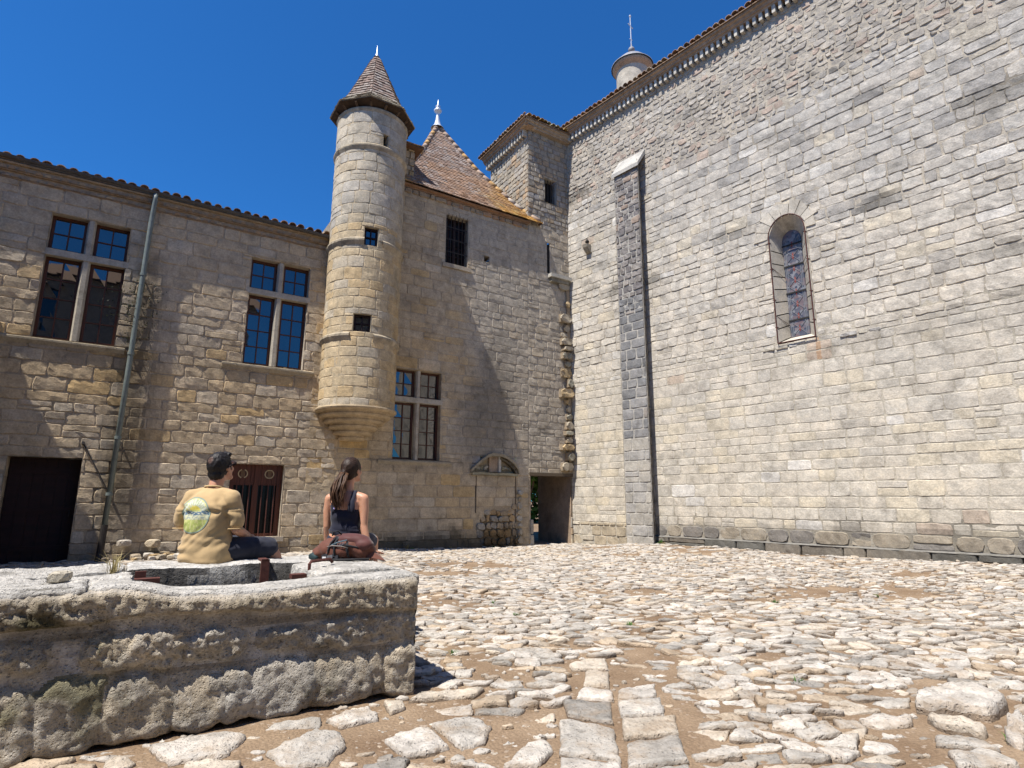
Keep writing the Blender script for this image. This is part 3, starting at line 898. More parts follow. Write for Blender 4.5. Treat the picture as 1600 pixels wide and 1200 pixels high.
# ================================================================== CASTLE WING
castle = thing('castle_wing', 'tall castle wing of brown stone with steep hipped tile roof in the corner', 'building', FL(4, 0, 0))
rm = random.Random(33)
def dirt_main(u, z, c):
    n = fbm((u * .9, z * .9, 7.2), 4); n2 = fbm((u * 2.3, z * 2.3, 1.2), 3)
    k = 1.0
    blot = sstep(2.0, .4, math.hypot((u - 3.1) / .95, (z - 3.9) / 1.7) * 1.2 + n * 1.1)
    k *= 1 - .42 * blot
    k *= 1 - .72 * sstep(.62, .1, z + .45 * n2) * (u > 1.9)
    k *= 1 - .5 * sstep(.28, .0, abs(z - 2.2)) * (4.3 < u < 6.5) * (.4 + max(0, n2) * 1.6)
    c = mixc(c, (.39, .355, .30), .75 * sstep(5.0, 3.6, u + n * 1.6) * sstep(1.4, 2.8, z + n))
    return mul(c, k)
def col_main(u, z, rng):
    n = fbm((u * .5, z * .5, 9.5), 3)
    oc = sstep(-.1, .35, n + .2 * (u > 4.3) * (z < 6.5))
    av = mixc((.46, .365, .235), (.50, .345, .16), .85 * oc)
    return soft(av, pal(rng, ((.45, .37, .265), 3), ((.41, .355, .28), 2), ((.51, .36, .175), .2 + 1.8 * oc), ((.49, .44, .36), .8)), .5)
holesM = [(4.72, 6.09, 2.32, 4.80), (3.95, 4.70, 8.19, 9.76), (.02, 1.62, -.4, 2.06), (3.18, 3.36, 8.55, 8.75), (.5, 1.0, 11.3, 12.2), (2.16, 3.66, 2.02, 2.5), (.82, .92, 8.72, 9.8), (7.45, 8.4, 7.8, 10.5)]
def in_rub(u, z): return 2.08 < u < 3.42 + .06 * math.sin(z * 9) and z < .95 + .45 * noise.noise(Vector((u * 2.6, 3.3, .5))) + .25 * (2.6 - u)
mb = MB()
masonry(mb, FL, 1.7, 8.3, -.4, 10.26, holesM, rm, col_main, course=(.2, .34), length=(.32, .85), dirt_shade=dirt_main, bulge=.008, rough=.009, joint=.009, step=.10, edge=-.018,
        skip=lambda u, z: in_rub(u, z))
masonry(mb, FL, -.05, 1.7, -.4, 10.26, holesM, rm, col_main, course=(.2, .32), length=(.25, .6), dirt_shade=dirt_main, bulge=.012, rough=.01, joint=.012, step=.1)
backing(mb, FL, 2.0, 3.6, -.4, 1.0, [], (.22, .165, .105), h=-.05)
backing(mb, FL, -.05, 8.3, -.4, 10.3, holesM + [(2.14, 3.38, -.4, .86)], (.40, .325, .225), dirt_shade=dirt_main, h=-.009)
reveal(mb, FL, 4.72, 6.09, 2.32, 4.80, .0, -.3, (.38, .31, .22), rm)
reveal(mb, FL, 3.95, 4.70, 8.19, 9.76, .0, -.35, (.44, .39, .31), rm)
reveal(mb, FL, 3.18, 3.36, 8.55, 8.75, .0, -.3, (.3, .26, .2), rm)
mb.poly([FL(3.18, -.3, 8.55), FL(3.36, -.3, 8.55), FL(3.36, -.3, 8.75), FL(3.18, -.3, 8.75)], (.02, .018, .015))
mb.poly([FL(.82, -.1, 8.72), FL(.92, -.1, 8.72), FL(.92, -.1, 9.8), FL(.82, -.1, 9.8)], (.05, .04, .035))
for u in (.82, .92):
    q = [FL(u, 0, 8.72), FL(u, -.1, 8.72), FL(u, -.1, 9.8), FL(u, 0, 9.8)]; mb.poly(q if u < .9 else q[::-1], (.1, .085, .07))
# blocked doorway: recessed rubble panel
masonry(mb, FL, 2.06, 3.5, -.4, 1.6, [], rm, lambda u, z, r: pal(r, ((.36, .29, .2), 2), ((.42, .29, .15), 1.3), ((.33, .3, .25), 1)), course=(.1, .24), length=(.14, .34), h0=.012, bulge=.045, rough=.022, jit=.022, joint=.012, step=.07, rnd=.5, dirt_shade=dirt_main, skip=lambda u, z: not in_rub(u, z))
mb.box(FL, 3.52, 3.55, -.02, .012, .9, 1.95, (.09, .07, .05)); mb.box(FL, 2.16, 2.20, -.02, .014, .6, 1.95, (.13, .10, .07))  # raised dark strips painted as the shade of recess grooves
# rear and side walls so that the wing has a body
mb.box(FL, 1.75, 7.2, -5.0, -4.8, -.3, 10.2, (.3, .26, .2)); mb.box(FL, 7.2, 7.3, -5.0, -.05, -.3, 10.2, (.3, .26, .2))
mb.build('wall', M['wall_m'], castle)
# ragged stones of a vanished pier next to the blocked door
ps = MB(); z = -.25
for k in range(9):
    hh = rm.uniform(.14, .27); w = rm.uniform(.09, .15)
    emit_block(ps, FL, 2.06 - w, 2.06 + w * .7, z, z + hh, pal(rm, ((.42, .39, .33), 2), ((.36, .31, .23), 1)), rm, joint=.02, bulge=.06, rough=.02, jit=.015, h0=.05 + .05 * (k < 3), rnd=.9)
    z += hh
ps.build('pier_stub', M['wall_m'], castle)
# aedicule above it: sloped mouldings, recess, ledge
ad = MB(); ca = (.30, .26, .2)
ad.poly([FL(2.16, -.10, 2.02), FL(3.66, -.10, 2.02), FL(3.66, -.10, 2.5), FL(2.16, -.10, 2.5)], (.30, .25, .17))
ad.poly([FL(2.16, .0, 2.02), FL(3.66, .0, 2.02), FL(3.66, -.22, 2.02), FL(2.16, -.22, 2.02)], (.3, .27, .2))
def slab_line(pts, th, h0, h1, col):
    for (u0, z0), (u1, z1) in zip(pts[:-1], pts[1:]):
        a = [FL(u0, h1, z0), FL(u1, h1, z1), FL(u1, h1, z1 + th), FL(u0, h1, z0 + th)]
        b = [FL(u0, h0, z0), FL(u1, h0, z1), FL(u1, h0, z1 + th), FL(u0, h0, z0 + th)]
        ad.poly(a, col); ad.poly([b[0], b[1], a[1], a[0]], mul(col, .8)); ad.poly([a[3], a[2], b[2], b[3]], col)
        ad.poly([b[0], a[0], a[3], b[3]], col); ad.poly([a[1], b[1], b[2], a[2]], col)
slab_line([(2.10, 2.03), (2.16, 2.17), (2.30, 2.32), (2.50, 2.45), (2.72, 2.52), (3.02, 2.53), (3.20, 2.47), (3.45, 2.29), (3.74, 2.04)], .085, -.2, .10, (.30, .255, .18))
slab_line([(2.20, 2.05), (2.27, 2.17), (2.40, 2.28), (2.56, 2.38), (2.74, 2.44)], .06, -.2, .04, (.14, .115, .075))  # dark inner strip colours in the shadow beneath the arch
slab_line([(2.15, 1.95), (2.5, 1.975), (3.0, 1.96), (3.4, 1.985), (3.7, 1.96)], .07, -.2, .09, (.31, .28, .19))
# stone infill in the gaps between recess edge and the arch
emit_block(ad, FL, 2.14, 2.42, 2.3, 2.52, (.31, .28, .25), rm, h0=-.005); emit_block(ad, FL, 3.38, 3.68, 2.28, 2.52, (.31, .28, .25), rm, h0=-.005)
emit_block(ad, FL, 2.16, 2.26, 2.16, 2.31, (.31, .28, .25), rm, h0=-.005); emit_block(ad, FL, 3.54, 3.68, 2.14, 2.29, (.31, .28, .25), rm, h0=-.005)
ad.box(FL, 2.78, 3.08, -.2, -.03, 2.06, 2.56, (.36, .27, .19)); ad.box(FL, 2.70, 2.78, -.2, .02, 2.06, 2.60, (.45, .42, .36))
for k in range(12):
    u = rm.choice((rm.uniform(2.28, 2.64), rm.uniform(3.12, 3.48))); 
    emit_block(ad, FL, u - .07, u + .07, 2.06 + rm.uniform(0, .1), 2.2 + rm.uniform(0, .1), pal(rm, ((.33, .3, .2), 1), ((.4, .36, .28), 1)), rm, h0=-.06, bulge=.06, rnd=.9)
ad.build('niche', M['wall_m'], castle)
# doorway passage
pa = MB(); cpl = (.30, .225, .16)
pa.poly([FL(1.62, 0, -.4), FL(1.62, -1.5, -.4), FL(1.62, -1.5, 2.06), FL(1.62, 0, 2.06)][::-1], (.2, .16, .12))
n = 10
for k in range(n):
    for q in range(8):
        h0, h1, z0, z1 = -1.8 * k / n, -1.8 * (k + 1) / n, -.4 + 2.5 * q / 8, -.4 + 2.5 * (q + 1) / 8
        pa.poly([FL(.06 + .0, h0, z0), FL(.06, h1, z0), FL(.06, h1, z1), FL(.06, h0, z1)], mul(cpl, 1 + .25 * fbm((h0 * 3, z0 * 3, 1), 2)))
pa.poly([FL(0, 0, 2.06), FL(0, -1.8, 2.06), FL(1.65, -1.8, 2.06), FL(1.65, 0, 2.06)], (.22, .17, .12))
emit_block(pa, FL, 1.5, 1.66, -.3, .25, (.42, .38, .31), rm, h0=.02, bulge=.03); emit_block(pa, FL, 1.53, 1.66, .25, .7, (.38, .34, .28), rm, h0=.01, bulge=.03)
emit_block(pa, FL, .0, .1, -.2, .2, (.38, .33, .25), rm, h0=.03, bulge=.03); emit_block(pa, FL, .0, .09, .2, .42, (.4, .3, .2), rm, h0=.02, bulge=.03); emit_block(pa, FL, .0, .1, .42, .75, (.4, .36, .3), rm, h0=.02, bulge=.03)
psg = pa.build('passage', M['wall_m'], castle)
li = MB(); li.box(FL, -.02, 1.68, -.35, .035, 2.0, 2.095, (.10, .075, .05)); li.build('lintel_beam', M['attr'], psg)
# eave course of the castle wing, and its roof
ev = MB(); re_ = random.Random(4)
u = 1.72
while u < 7.2:
    w = re_.uniform(.16, .42)
    emit_block(ev, FL, u, min(7.2, u + w), 10.06, 10.22, pal(re_, ((.33, .26, .18), 2), ((.36, .23, .14), 1)), re_, h0=.035, bulge=.03, rough=.02, jit=.012)
    u += w
ev.box(FL, 1.72, 7.2, -.2, .05, 10.225, 10.27, (.30, .19, .12)); ev.box(FL, 1.70, 7.2, -.2, .13, 10.272, 10.315, (.33, .19, .11))
ev.build('eave_course', M['wall_m'], castle)

def tiled_roof(mb, corners, apex, prof, faces, rng, colfn, tw=.17, th=.022, lap=1.0):
    """rows of flat tiles on a roof whose corners run to the apex along a bell-cast profile [(t, z)]"""
    def at(k, z):
        for (t0, z0), (t1, z1) in zip(prof[:-1], prof[1:]):
            if z <= z1 + 1e-6:
                s = (z - z0) / (z1 - z0); t = t0 + (t1 - t0) * s; break
        c = corners[k % len(corners)]
        return Vector((c[0] + (apex[0] - c[0]) * t, c[1] + (apex[1] - c[1]) * t, z))
    zs = [prof[0][1]]
    while zs[-1] < prof[-1][1] - .01:
        zs.append(min(prof[-1][1], zs[-1] + lap))
    for k in faces:
        for r in range(len(zs) - 1):
            a0, b0, a1, b1 = at(k, zs[r]), at(k + 1, zs[r]), at(k, zs[r + 1]), at(k + 1, zs[r + 1])
            e = b0 - a0; nrm = e.cross(a1 - a0).normalized()
            L = e.length; n = max(1, round(L / tw)); sh = .5 * (r % 2)
            mb.poly([a0, b0, b1, a1], (.12, .08, .06))
            for q in range(n + 1):
                s0, s1 = max(0., (q - sh) / n), min(1., (q + 1 - sh) / n)
                if s1 - s0 < .02: continue
                g = .035 * (s1 - s0)
                s0 += g; s1 -= g
                lift = th * rng.uniform(.7, 1.5)
                p = [a0.lerp(b0, s0) + nrm * lift, a0.lerp(b0, s1) + nrm * lift * rng.uniform(.8, 1.2), a1.lerp(b1, s1) + nrm * .004, a1.lerp(b1, s0) + nrm * .004]
                dn = (a0 - a1).normalized() * rng.uniform(-.006, .012); p[0] += dn; p[1] += dn
                col = colfn((p[0] + p[2]) / 2, rng)
                i = [mb.vert(x) for x in p] + [mb.vert(p[0] - nrm * th * 1.4), mb.vert(p[1] - nrm * th * 1.4)]
                mb.face((i[0], i[1], i[2], i[3]), col); mb.face((i[4], i[5], i[1], i[0]), mul(col, .9))
                mb.face((i[4], i[0], i[3]), mul(col, .8)); mb.face((i[1], i[5], i[2]), mul(col, .8))
    return at
cs = [FL(6.55, .2, 0), FL(1.25, .2, 0), FL(1.25, -5.0, 0), FL(6.55, -5.0, 0)]
apx = FL(4.0, -2.4, 0)
def roof_col(p, rng):
    u, h = h_of(FL, p.x, p.y)
    n = fbm((p.x * .9, p.y * .9, p.z * .9), 3)
    lich = sstep(3.4, 1.9, u + n * 1.4) * sstep(12.9, 11.2, p.z + n) + sstep(5.6, 6.3, u + .3 * n) * sstep(12.5, 11.2, p.z)
    c = soft((.275, .205, .165), pal(rng, ((.28, .19, .145), 3), ((.31, .265, .24), 2.2), ((.22, .155, .125), 1.5), ((.36, .24, .165), 1), ((.38, .34, .31), .6)), .55)
    if p.z < 12 and n > -.1 and u < 5: c = mixc(c, (.36, .20, .10), .35)
    return mixc(c, pal(rng, ((.46, .25, .06), 2), ((.38, .22, .08), 1), ((.50, .34, .12), .6)), min(.92, lich))
rf = MB(); prof = [(0, 10.33), (.23, 11.02), (.6, 12.5), (1, 14.5)]
at_main = tiled_roof(rf, cs, apx, prof, (0, 1, 2, 3), random.Random(9), roof_col, tw=.16, lap=.095)
rf.c = rf.c
roof_main = rf.build('roof', M['tile'], castle)
for k in (0, 1):
    hp = MB(); z = 10.4; rh = random.Random(k)
    while z < 14.35:
        p0, p1 = at_main(k, z), at_main(k, min(14.5, z + .26))
        c1 = pal(rh, ((.31, .23, .175), 2), ((.35, .30, .25), 1.2), ((.42, .26, .11), .4 + 1.2 * (z < 12)))
        hp.tube([p0 + Vector((0, 0, .01)), p1 - Vector((0, 0, .01))], [.085, .07], 8, c1)
        z += .235
    hp.build('hip_tiles', M['tile'], roof_main, True)
fn = MB(); fn.lathe(FL(4.0, -2.4, 14.36), [(.24, 0), (.13, .12), (.085, .3), (.06, .5), (.055, .62), (.13, .68), (.145, .74), (.08, .8), (.05, .86), (.09, .9), (.03, .96), (.012, 1.15), (.0, 1.2)], 14)
fn.build('finial', M['zinc'], roof_main, True)
# cross window, barred window
cross_window(castle, FL, 4.72, 6.09, 2.32, 4.80, 3.955, 4, sill=(4.36, 6.5, 2.29, .05), seed=7, mw=.14)
a, b, c, dd = 3.95, 4.70, 8.19, 9.76
fm = MB(); um = (a + b) / 2
light_frame(fm, FL, a + .01, um, c, dd, -.24, 2, 5, .05); light_frame(fm, FL, um, b - .01, c, dd, -.24, 2, 5, .05)
bw = fm.build('barred_window', M['door'], castle)
gl = MB(); gl.poly([FL(a, -.255, c), FL(b, -.255, c), FL(b, -.255, dd), FL(a, -.255, dd)]); gl.build('pane', M['glass_old'], bw)
for k in range(6):
    r = MB(); u = a + .06 + (b - a - .12) * k / 5
    r.tube([FL(u, -.05, c), FL(u, -.05, dd)], .011, 6)
    r.tube([FL(u, -.05, dd - .12), FL(u, .03, dd - .03), FL(u, .05, dd + .03)], .008, 5); r.build('bar', M['iron'], bw)
r = MB()
for z in (8.6, 9.0, 9.4): r.box(FL, a, b, -.06, -.045, z - .012, z + .012)
r.build('crossbar', M['iron'], bw)
s = MB(); s.box(FL, a - .1, b + .1, -.1, .05, c - .13, c - .004, (.36, .31, .24)); s.build('sill', M['dressed'], bw)
# stone shelf and torn toothing stones at the corner
sh = MB(); sh.box(FL, .03, .90, -.02, .20, 8.56, 8.68, (.42, .4, .35)); sh.box(FL, .10, .84, -.02, .14, 8.42, 8.558, (.24, .22, .17)); sh.build('shelf', M['dressed'], castle)
tz = MB(); z = 2.15; rt = random.Random(6); tz.box(FL, .03, .16, -.02, .06, 2.15, 8.4, (.3, .24, .17))
while z < 8.4:
    hh = rt.uniform(.18, .36); w = rt.uniform(.24, .58); p = rt.uniform(.02, .2)
    if rt.random() < .82:
        emit_block(tz, FL, .02, w, z, z + hh * .9, pal(rt, ((.39, .34, .26), 3), ((.42, .32, .19), 1), ((.3, .28, .22), 1)), rt, joint=.02, bulge=.05, rough=.025, jit=.02, h0=.04 + p, rnd=1.0)
        tz.box(FL, .06, w - .05, -.02, .02 + p, z + .03, z + hh * .85, (.3, .24, .17))
    z += hh
tz.build('toothing_stones', M['wall_m'], castle)
# link wall between turret and roof
lk = MB(); lw = random.Random(31)
lf = Frame(FL(5.75, .0, 0), NL * -1, UL * -1, False)     # its right cheek
masonry(lk, FL, 5.75, 6.9, 10.3, 11.75, [], lw, col_main, course=(.15, .25), length=(.2, .4), h0=-.12)
masonry(lk, lf, .12, 1.7, 10.3, 11.5, [], lw, lambda u, z, r: pal(r, ((.22, .19, .15), 1), ((.27, .23, .17), 1)), course=(.15, .25), length=(.2, .4))  # cheek stones painted darker than the front for its shade
lk.box(FL, 5.78, 6.9, -1.8, -.16, 10.2, 11.5, (.25, .21, .16))
lk.build('link_wall', M['wall_m'], castle)
lr = MB(); r9 = random.Random(77)
lcs = [FL(6.9, .12, 0), FL(5.55, .12, 0), FL(5.55, -1.9, 0), FL(6.9, -1.9, 0)]
tiled_roof(lr, lcs, FL(6.6, -1.2, 0), [(0, 11.62), (.3, 11.85), (1, 12.7)], (0, 1), r9, lambda p, r: pal(r, ((.32, .2, .12), 2), ((.42, .26, .1), 1.4), ((.26, .19, .15), 1)), lap=.09)
lr.box(FL, 5.56, 6.9, -1.9, .1, 11.57, 11.61, (.16, .09, .05))
lr.build('link_roof', M['tile'], castle)

# ================================================================== TURRET
TC = FL(7.25, .4, 0); TR = .94
turret = thing('turret', 'round stone corner turret corbelled out from the wall with pointed tile roof', 'turret', FL(7.25, .4, 2.7))
FT = CylFrame(TC, TR)
half = math.pi * .98 * TR
rt = random.Random(14)
holesT = [(-.01, .35, 7.53, 8.03), (.06, .50, 5.27, 5.72), (-.13, .0, 10.38, 10.72)]
def col_tur(u, z, rng):
    if z > 8.2: return soft((.48, .425, .335), pal(rng, ((.48, .42, .32), 3), ((.44, .41, .36), 2), ((.48, .37, .22), .4)), .5)
    return soft((.49, .395, .255), pal(rng, ((.49, .39, .25), 3), ((.52, .37, .19), 1.6), ((.45, .41, .34), 1)), .55)
def dirt_shade_tur(u, z, c):
    n = fbm((u * 1.2, z * 1.2, 4.2), 3)
    return mul(c, (1 - .35 * sstep(9.3, 8.4, z) * sstep(8.0, 8.5, z) * sstep(-.15, .3, n)) * (1 - .2 * sstep(-.1, -.8, u)))  # stained band, plus shade of the right-hand side painted in
mb = MB()
masonry(mb, FT, -half, half, 3.42, 11.36, holesT, rt, col_tur, course=(.2, .36), length=(.28, .6), dirt_shade=dirt_shade_tur, bulge=.006, rough=.006, joint=.004, step=.09, edge=-.009)
backing(mb, FT, -half, half, 3.42, 11.42, holesT, (.42, .345, .235), step=.14, h=-.005)
for hl in holesT: reveal(mb, FT, *hl, 0., -.2, (.40, .34, .25), rt)
mb.build('wall', M['wall_t'], turret)
for (a, b, c, dd), nm in zip(holesT[:2], ('window', 'window')):
    fm = MB(); light_frame(fm, FT, a, b, c, dd, -.13, 2, 2, .045, .028)
    w = fm.build(nm, M['door'], turret)
    gl = MB(); gl.poly([FT(a, -.15, c), FT(b, -.15, c), FT(b, -.15, dd), FT(a, -.15, dd)]); gl.build('pane', M['glass'], w)
sl = MB(); sl.poly([FT(-.13, -.19, 10.38), FT(0, -.19, 10.38), FT(0, -.19, 10.72), FT(-.13, -.19, 10.72)], (.01, .01, .01)); sl.build('slit', M['attr'], turret)
def ring_band(z, hgt, proj, gap=None, steps=48, name='string_course'):
    b = MB(); rb = random.Random(int(z * 10)); fresh = False
    prof = [(0., z - hgt), (proj * .6, z - hgt * .6), (proj, z - hgt * .3), (proj, z), (0., z + hgt * .35)]
    for k in range(steps):
        a0, a1 = -math.pi * .92 + 2 * math.pi * .92 * k / steps, -math.pi * .92 + 2 * math.pi * .92 * (k + 1) / steps
        um = (a0 + a1) / 2 * TR
        if gap and gap[0] < um < gap[1]:
            if b.f: b.build(name, M['wall_t'], turret); b = MB()
            continue
        p = rb.uniform(.8, 1.05)
        r0 = [b.vert(FT(a0 * TR, hh * p, zz)) for hh, zz in prof]; r1 = [b.vert(FT(a1 * TR, hh * p, zz)) for hh, zz in prof]
        cc = mul((.38, .32, .23), rb.uniform(.85, 1.1))
        for q in range(len(prof) - 1): b.face((r0[q], r1[q], r1[q + 1], r0[q + 1]), cc)
    return b.build(name, M['wall_t'], turret)
ring_band(10.33, .14, .05)
ring_band(7.68, .16, .065, (-.06, .36)); ring_band(5.2, .16, .065, (.05, .52))
ring_band(11.40, .1, .03)
cb = MB(); prof = []
st = 6
for k in range(st):
    t0, t1 = k / st, (k + 1) / st
    z0, z1 = 3.46 - .78 * t0, 3.46 - .78 * t1
    r0 = (TR + .05) * (1 - .82 * t0 ** 1.05) ; r1 = (TR + .05) * (1 - .82 * t1 ** 1.05)
    prof += [(r0 - .01, z0), (r0 + .012, z0 - .03), (r0 + .008, z0 - .06), (r0 - .02, z0 - .088), (min(r0 - .05, r1 + .0), z0 - .096)]
rings = []
for r, z in prof:
    t = (3.46 - z) / .78; hc = .4 - .34 * max(0, min(1, t))
    c = FL(7.25, hc, z)
    rings.append([cb.vert(c + (UL * math.sin(a) + NL * math.cos(a)) * r) for a in [2 * math.pi * k / 40 for k in range(40)]])
for a, b in zip(rings[:-1], rings[1:]):
    for j in range(40): cb.face((a[j], b[j], b[(j + 1) % 40], a[(j + 1) % 40]), mul((.42, .33, .215), 1 + .1 * noise.noise(Vector((j * .7, len(cb.v) * .01, 0)))))
cb.face(rings[0][::-1], (.4, .33, .22)); cb.face(rings[-1], (.4, .33, .22))
cb.build('corbel', M['wall_t'], turret)
tc8 = [TC + (UL * math.sin(a) + NL * math.cos(a)) * 1.15 for a in [math.pi / 8 - math.pi * k / 4 for k in range(8)]]
rf = MB()
def tcol(p, r):
    c = soft((.225, .18, .155), pal(r, ((.22, .15, .12), 2.4), ((.28, .24, .21), 2), ((.17, .125, .105), 1.6), ((.36, .32, .285), .9)), .6)
    return mixc(c, (.30, .28, .2), .6 * sstep(12.1, 11.65, p.z))
tiled_roof(rf, tc8, TC, [(0, 11.60), (.18, 11.84), (.30, 12.1), (.9, 13.65), (1., 13.8)], range(8), random.Random(19), tcol, tw=.15, lap=.115, th=.024)
rt_o = rf.build('roof', M['tile'], turret)
sf = MB(); i0 = [sf.vert((p.x, p.y, 11.58)) for p in tc8]; i1 = [sf.vert(TC + (UL * math.sin(a) + NL * math.cos(a)) * .9 + Vector((0, 0, 11.44))) for a in [math.pi / 8 - math.pi * k / 4 for k in range(8)]]
i2 = [sf.vert((p.x, p.y, 11.615)) for p in tc8]
for k in range(8):
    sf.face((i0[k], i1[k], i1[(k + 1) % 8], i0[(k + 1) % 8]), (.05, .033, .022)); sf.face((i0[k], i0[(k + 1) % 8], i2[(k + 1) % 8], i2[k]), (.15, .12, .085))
for k in range(16):
    a = math.pi * 2 * k / 16; d = UL * math.sin(a) + NL * math.cos(a)
    sf.tube([TC + d * .92 + Vector((0, 0, 11.45)), TC + d * 1.04 + Vector((0, 0, 11.53))], .035, 4, (.10, .065, .04))
sf.build('eave_boards', M['tile'], rt_o)
fn = MB(); fn.lathe(TC + Vector((0, 0, 13.52)), [(.17, 0), (.10, .1), (.055, .2), (.03, .34), (.012, .55), (0, .62)], 12); fn.build('finial', M['zinc'], rt_o, True)

# ================================================================== STAIR TOWER
tower = thing('stair_tower', 'square stone tower top with barred window squeezed between castle roof and church', 'tower', FL(.85, 0, 10.2))
rs = random.Random(41)
def col_tow(u, z, rng): return pal(rng, ((.35, .31, .25), 3), ((.38, .30, .21), 1.2), ((.31, .29, .265), 2))
mb = MB()
hT = [(.5, 1.0, 11.3, 12.2)]
masonry(mb, FL, -.05, 1.7, 10.26, 13.9, hT, rs, col_tow, course=(.13, .24), length=(.18, .42), bulge=.014, rough=.012, joint=.013, jit=.01, step=.1)
backing(mb, FL, -.05, 1.7, 10.2, 14.0, hT, (.27, .23, .18))
reveal(mb, FL, .5, 1.0, 11.3, 12.2, 0., -.3, (.38, .35, .3), rs)
fs = Frame(FL(1.7, 0, 0), NL * -1, UL, True)                 # left face of the tower; u runs back from the wall
mb2 = MB(True)
masonry(mb2, fs, 0, 2.5, 10.0, 13.62, [], rs, lambda u, z, r: pal(r, ((.42, .37, .29), 3), ((.38, .35, .3), 2), ((.44, .33, .22), .8)), course=(.13, .24), length=(.18, .42), bulge=.014, rough=.012, joint=.013, jit=.01, step=.1)
backing(mb2, fs, 0, 2.5, 10.0, 14.0, [], (.32, .27, .21))
off = len(mb.v); mb.v += mb2.v; mb.f += [tuple(i + off for i in f) for f in mb2.f]; mb.c += mb2.c
mb.box(FL, -.05, 1.65, -2.5, -2.45, 10, 14.0, (.3, .27, .22))
mb.build('wall', M['wall_t'], tower)
fm = MB(); fm.box(FL, .5, 1.0, -.28, -.26, 11.3, 12.2, (.012, .011, .01)); tw = fm.build('barred_window', M['attr'], tower)
for k in range(4):
    r = MB(); u = .58 + .34 * k / 3; r.tube([FL(u, -.08, 11.3), FL(u, -.08, 12.2)], .014, 6); r.build('bar', M['iron'], tw)

def eave_mould(mb, F, u0, u1, zb, scale=1.0, col=(.30, .22, .155)):
    prof = [(-.1, zb), (.155, zb), (.165, zb + .05), (.20, zb + .065), (.225, zb + .14), (.275, zb + .16), (.285, zb + .23), (-.1, zb + .235)]
    n = max(1, int((u1 - u0) / .5)); prev = None; r = random.Random(int(u1 * 10))
    for k in range(n + 1):
        u = u0 + (u1 - u0) * k / n
        ring = [mb.vert(F(u, hh, zz)) for hh, zz in prof]
        if prev:
            for q in range(len(prof) - 1): mb.face((prev[q], prev[q + 1], ring[q + 1], ring[q])[::-1], mul(col, r.uniform(.85, 1.15)))
        prev = ring
def dentils(F, u0, u1, z0, z1, parent, col, sp=.175, w=.085, proj=.15):
    r = random.Random(int(u1 * 7)); u = u0; out = []
    d = MB(F.flip)
    while u < u1:
        d.box(F, u, u + w * r.uniform(.9, 1.1), -.02, proj * r.uniform(.92, 1.04), z0 + r.uniform(-.008, .008), z1, mul(col, r.uniform(.85, 1.1)))
        u += sp
    o = d.build('dentils', M['dressed'], parent)
    return o
dentils(fs, .05, 2.55, 13.55, 13.80, tower, (.46, .42, .35))
em = MB(True); eave_mould(em, fs, -.26, 2.7, 13.80); em.build('cornice', M['tile'], tower)
em = MB(); eave_mould(em, FL, -.05, 1.97, 13.802, col=(.33, .26, .19)); em.build('cornice', M['tile'], tower)
rf = MB(True); canal_roof(rf, fs, -.36, 2.8, .36, 14.06, 1.3, R(20), rs, .17, 3, hip=0)
q = MB(); canal_roof(q, FL, -.1, 2.06, .36, 14.062, 1.3, R(20), rs, .17, 3, hip=1, cols=(((.42, .28, .1), 2), ((.33, .22, .13), 2), ((.38, .33, .2), 1)))
off = len(rf.v); rf.v += q.v; rf.f += [tuple(i + off for i in f) for f in q.f]; rf.c += q.c
rf.build('roof', M['tile'], tower)

# ================================================================== CHURCH
church = thing('church', 'huge sunlit pale stone church wall with one lancet window and a dentil cornice', 'building', FR(6, 0, 0))
rcx = random.Random(51)
VE = 23.0
def zone(u, z): return z + .12 * (u - 5) + 1.0 * fbm((u * .4, z * .4, 3.1), 2)
def col_ch(u, z, rng):
    zz = zone(u, z)
    n = fbm((u * .35, z * .35, 12.2), 3)
    if z > 11.1 + .35 * math.sin(u * .9): return soft((.43, .39, .335), pal(rng, ((.40, .36, .30), 3), ((.36, .33, .29), 2), ((.42, .31, .24), .8), ((.44, .41, .36), 1)), .6)
    gr = sstep(7.0, 10.5, z + .25 * (u - 6) + 1.6 * n) * .9
    warm = sstep(6.5, 1.0, z + 2 * n) * .8
    av = mixc(mixc((.535, .485, .40), (.555, .495, .385), warm), (.42, .395, .35), gr)
    if rng.random() < .03: return pal(rng, ((.47, .39, .31), .8), ((.50, .41, .28), .3), ((.58, .55, .495), 5))
    return soft(av, pal(rng, ((.51, .47, .41), 3.0 - gr), ((.45, .43, .395), 1.0 + 1.4 * gr), ((.55, .485, .37), .4 + 1.1 * warm), ((.27, .26, .25), .08 + .8 * gr), ((.53, .50, .445), 1.2)), .5)
def dirt_ch(u, z, c):
    n = fbm((u * 1.1, z * 1.1, 6.6), 4); n2 = fbm((u * .6, z * 2.2, 2.6), 3)
    k = 1 - .28 * sstep(4.4, 4.95, z) * sstep(5.6, 4.95, z) * sstep(.0, .45, n2 + .1) * (u > 4)
    k *= 1 - .5 * sstep(.0, .35, n2 - .12 + .1 * sstep(9, 14, u)) * sstep(5.5, 9, z + .2 * u)
    k *= 1 - .55 * sstep(.75, .35, z + .25 * n - .02 * (u - 3) ) * (u > 3)
    if abs(u - 7.72 + .02 * n) < .05 and 4.1 < z < 4.98: c = mixc(c, (.42, .24, .12), .6)
    return mul(c, k)
def cvar(z, ch, rng):
    if z > 11.0: return ch * .55
    return ch
holesC = [(6.86, 7.78, 4.98, 8.22)]
mb = MB(True)
masonry(mb, FR, -.1, 15., .62, 5.0, holesC, rcx, col_ch, course=(.19, .33), length=(.3, .75), dirt_shade=dirt_ch, bulge=.004, rough=.006, joint=.002, jit=.008, step=.11, edge=-.013)
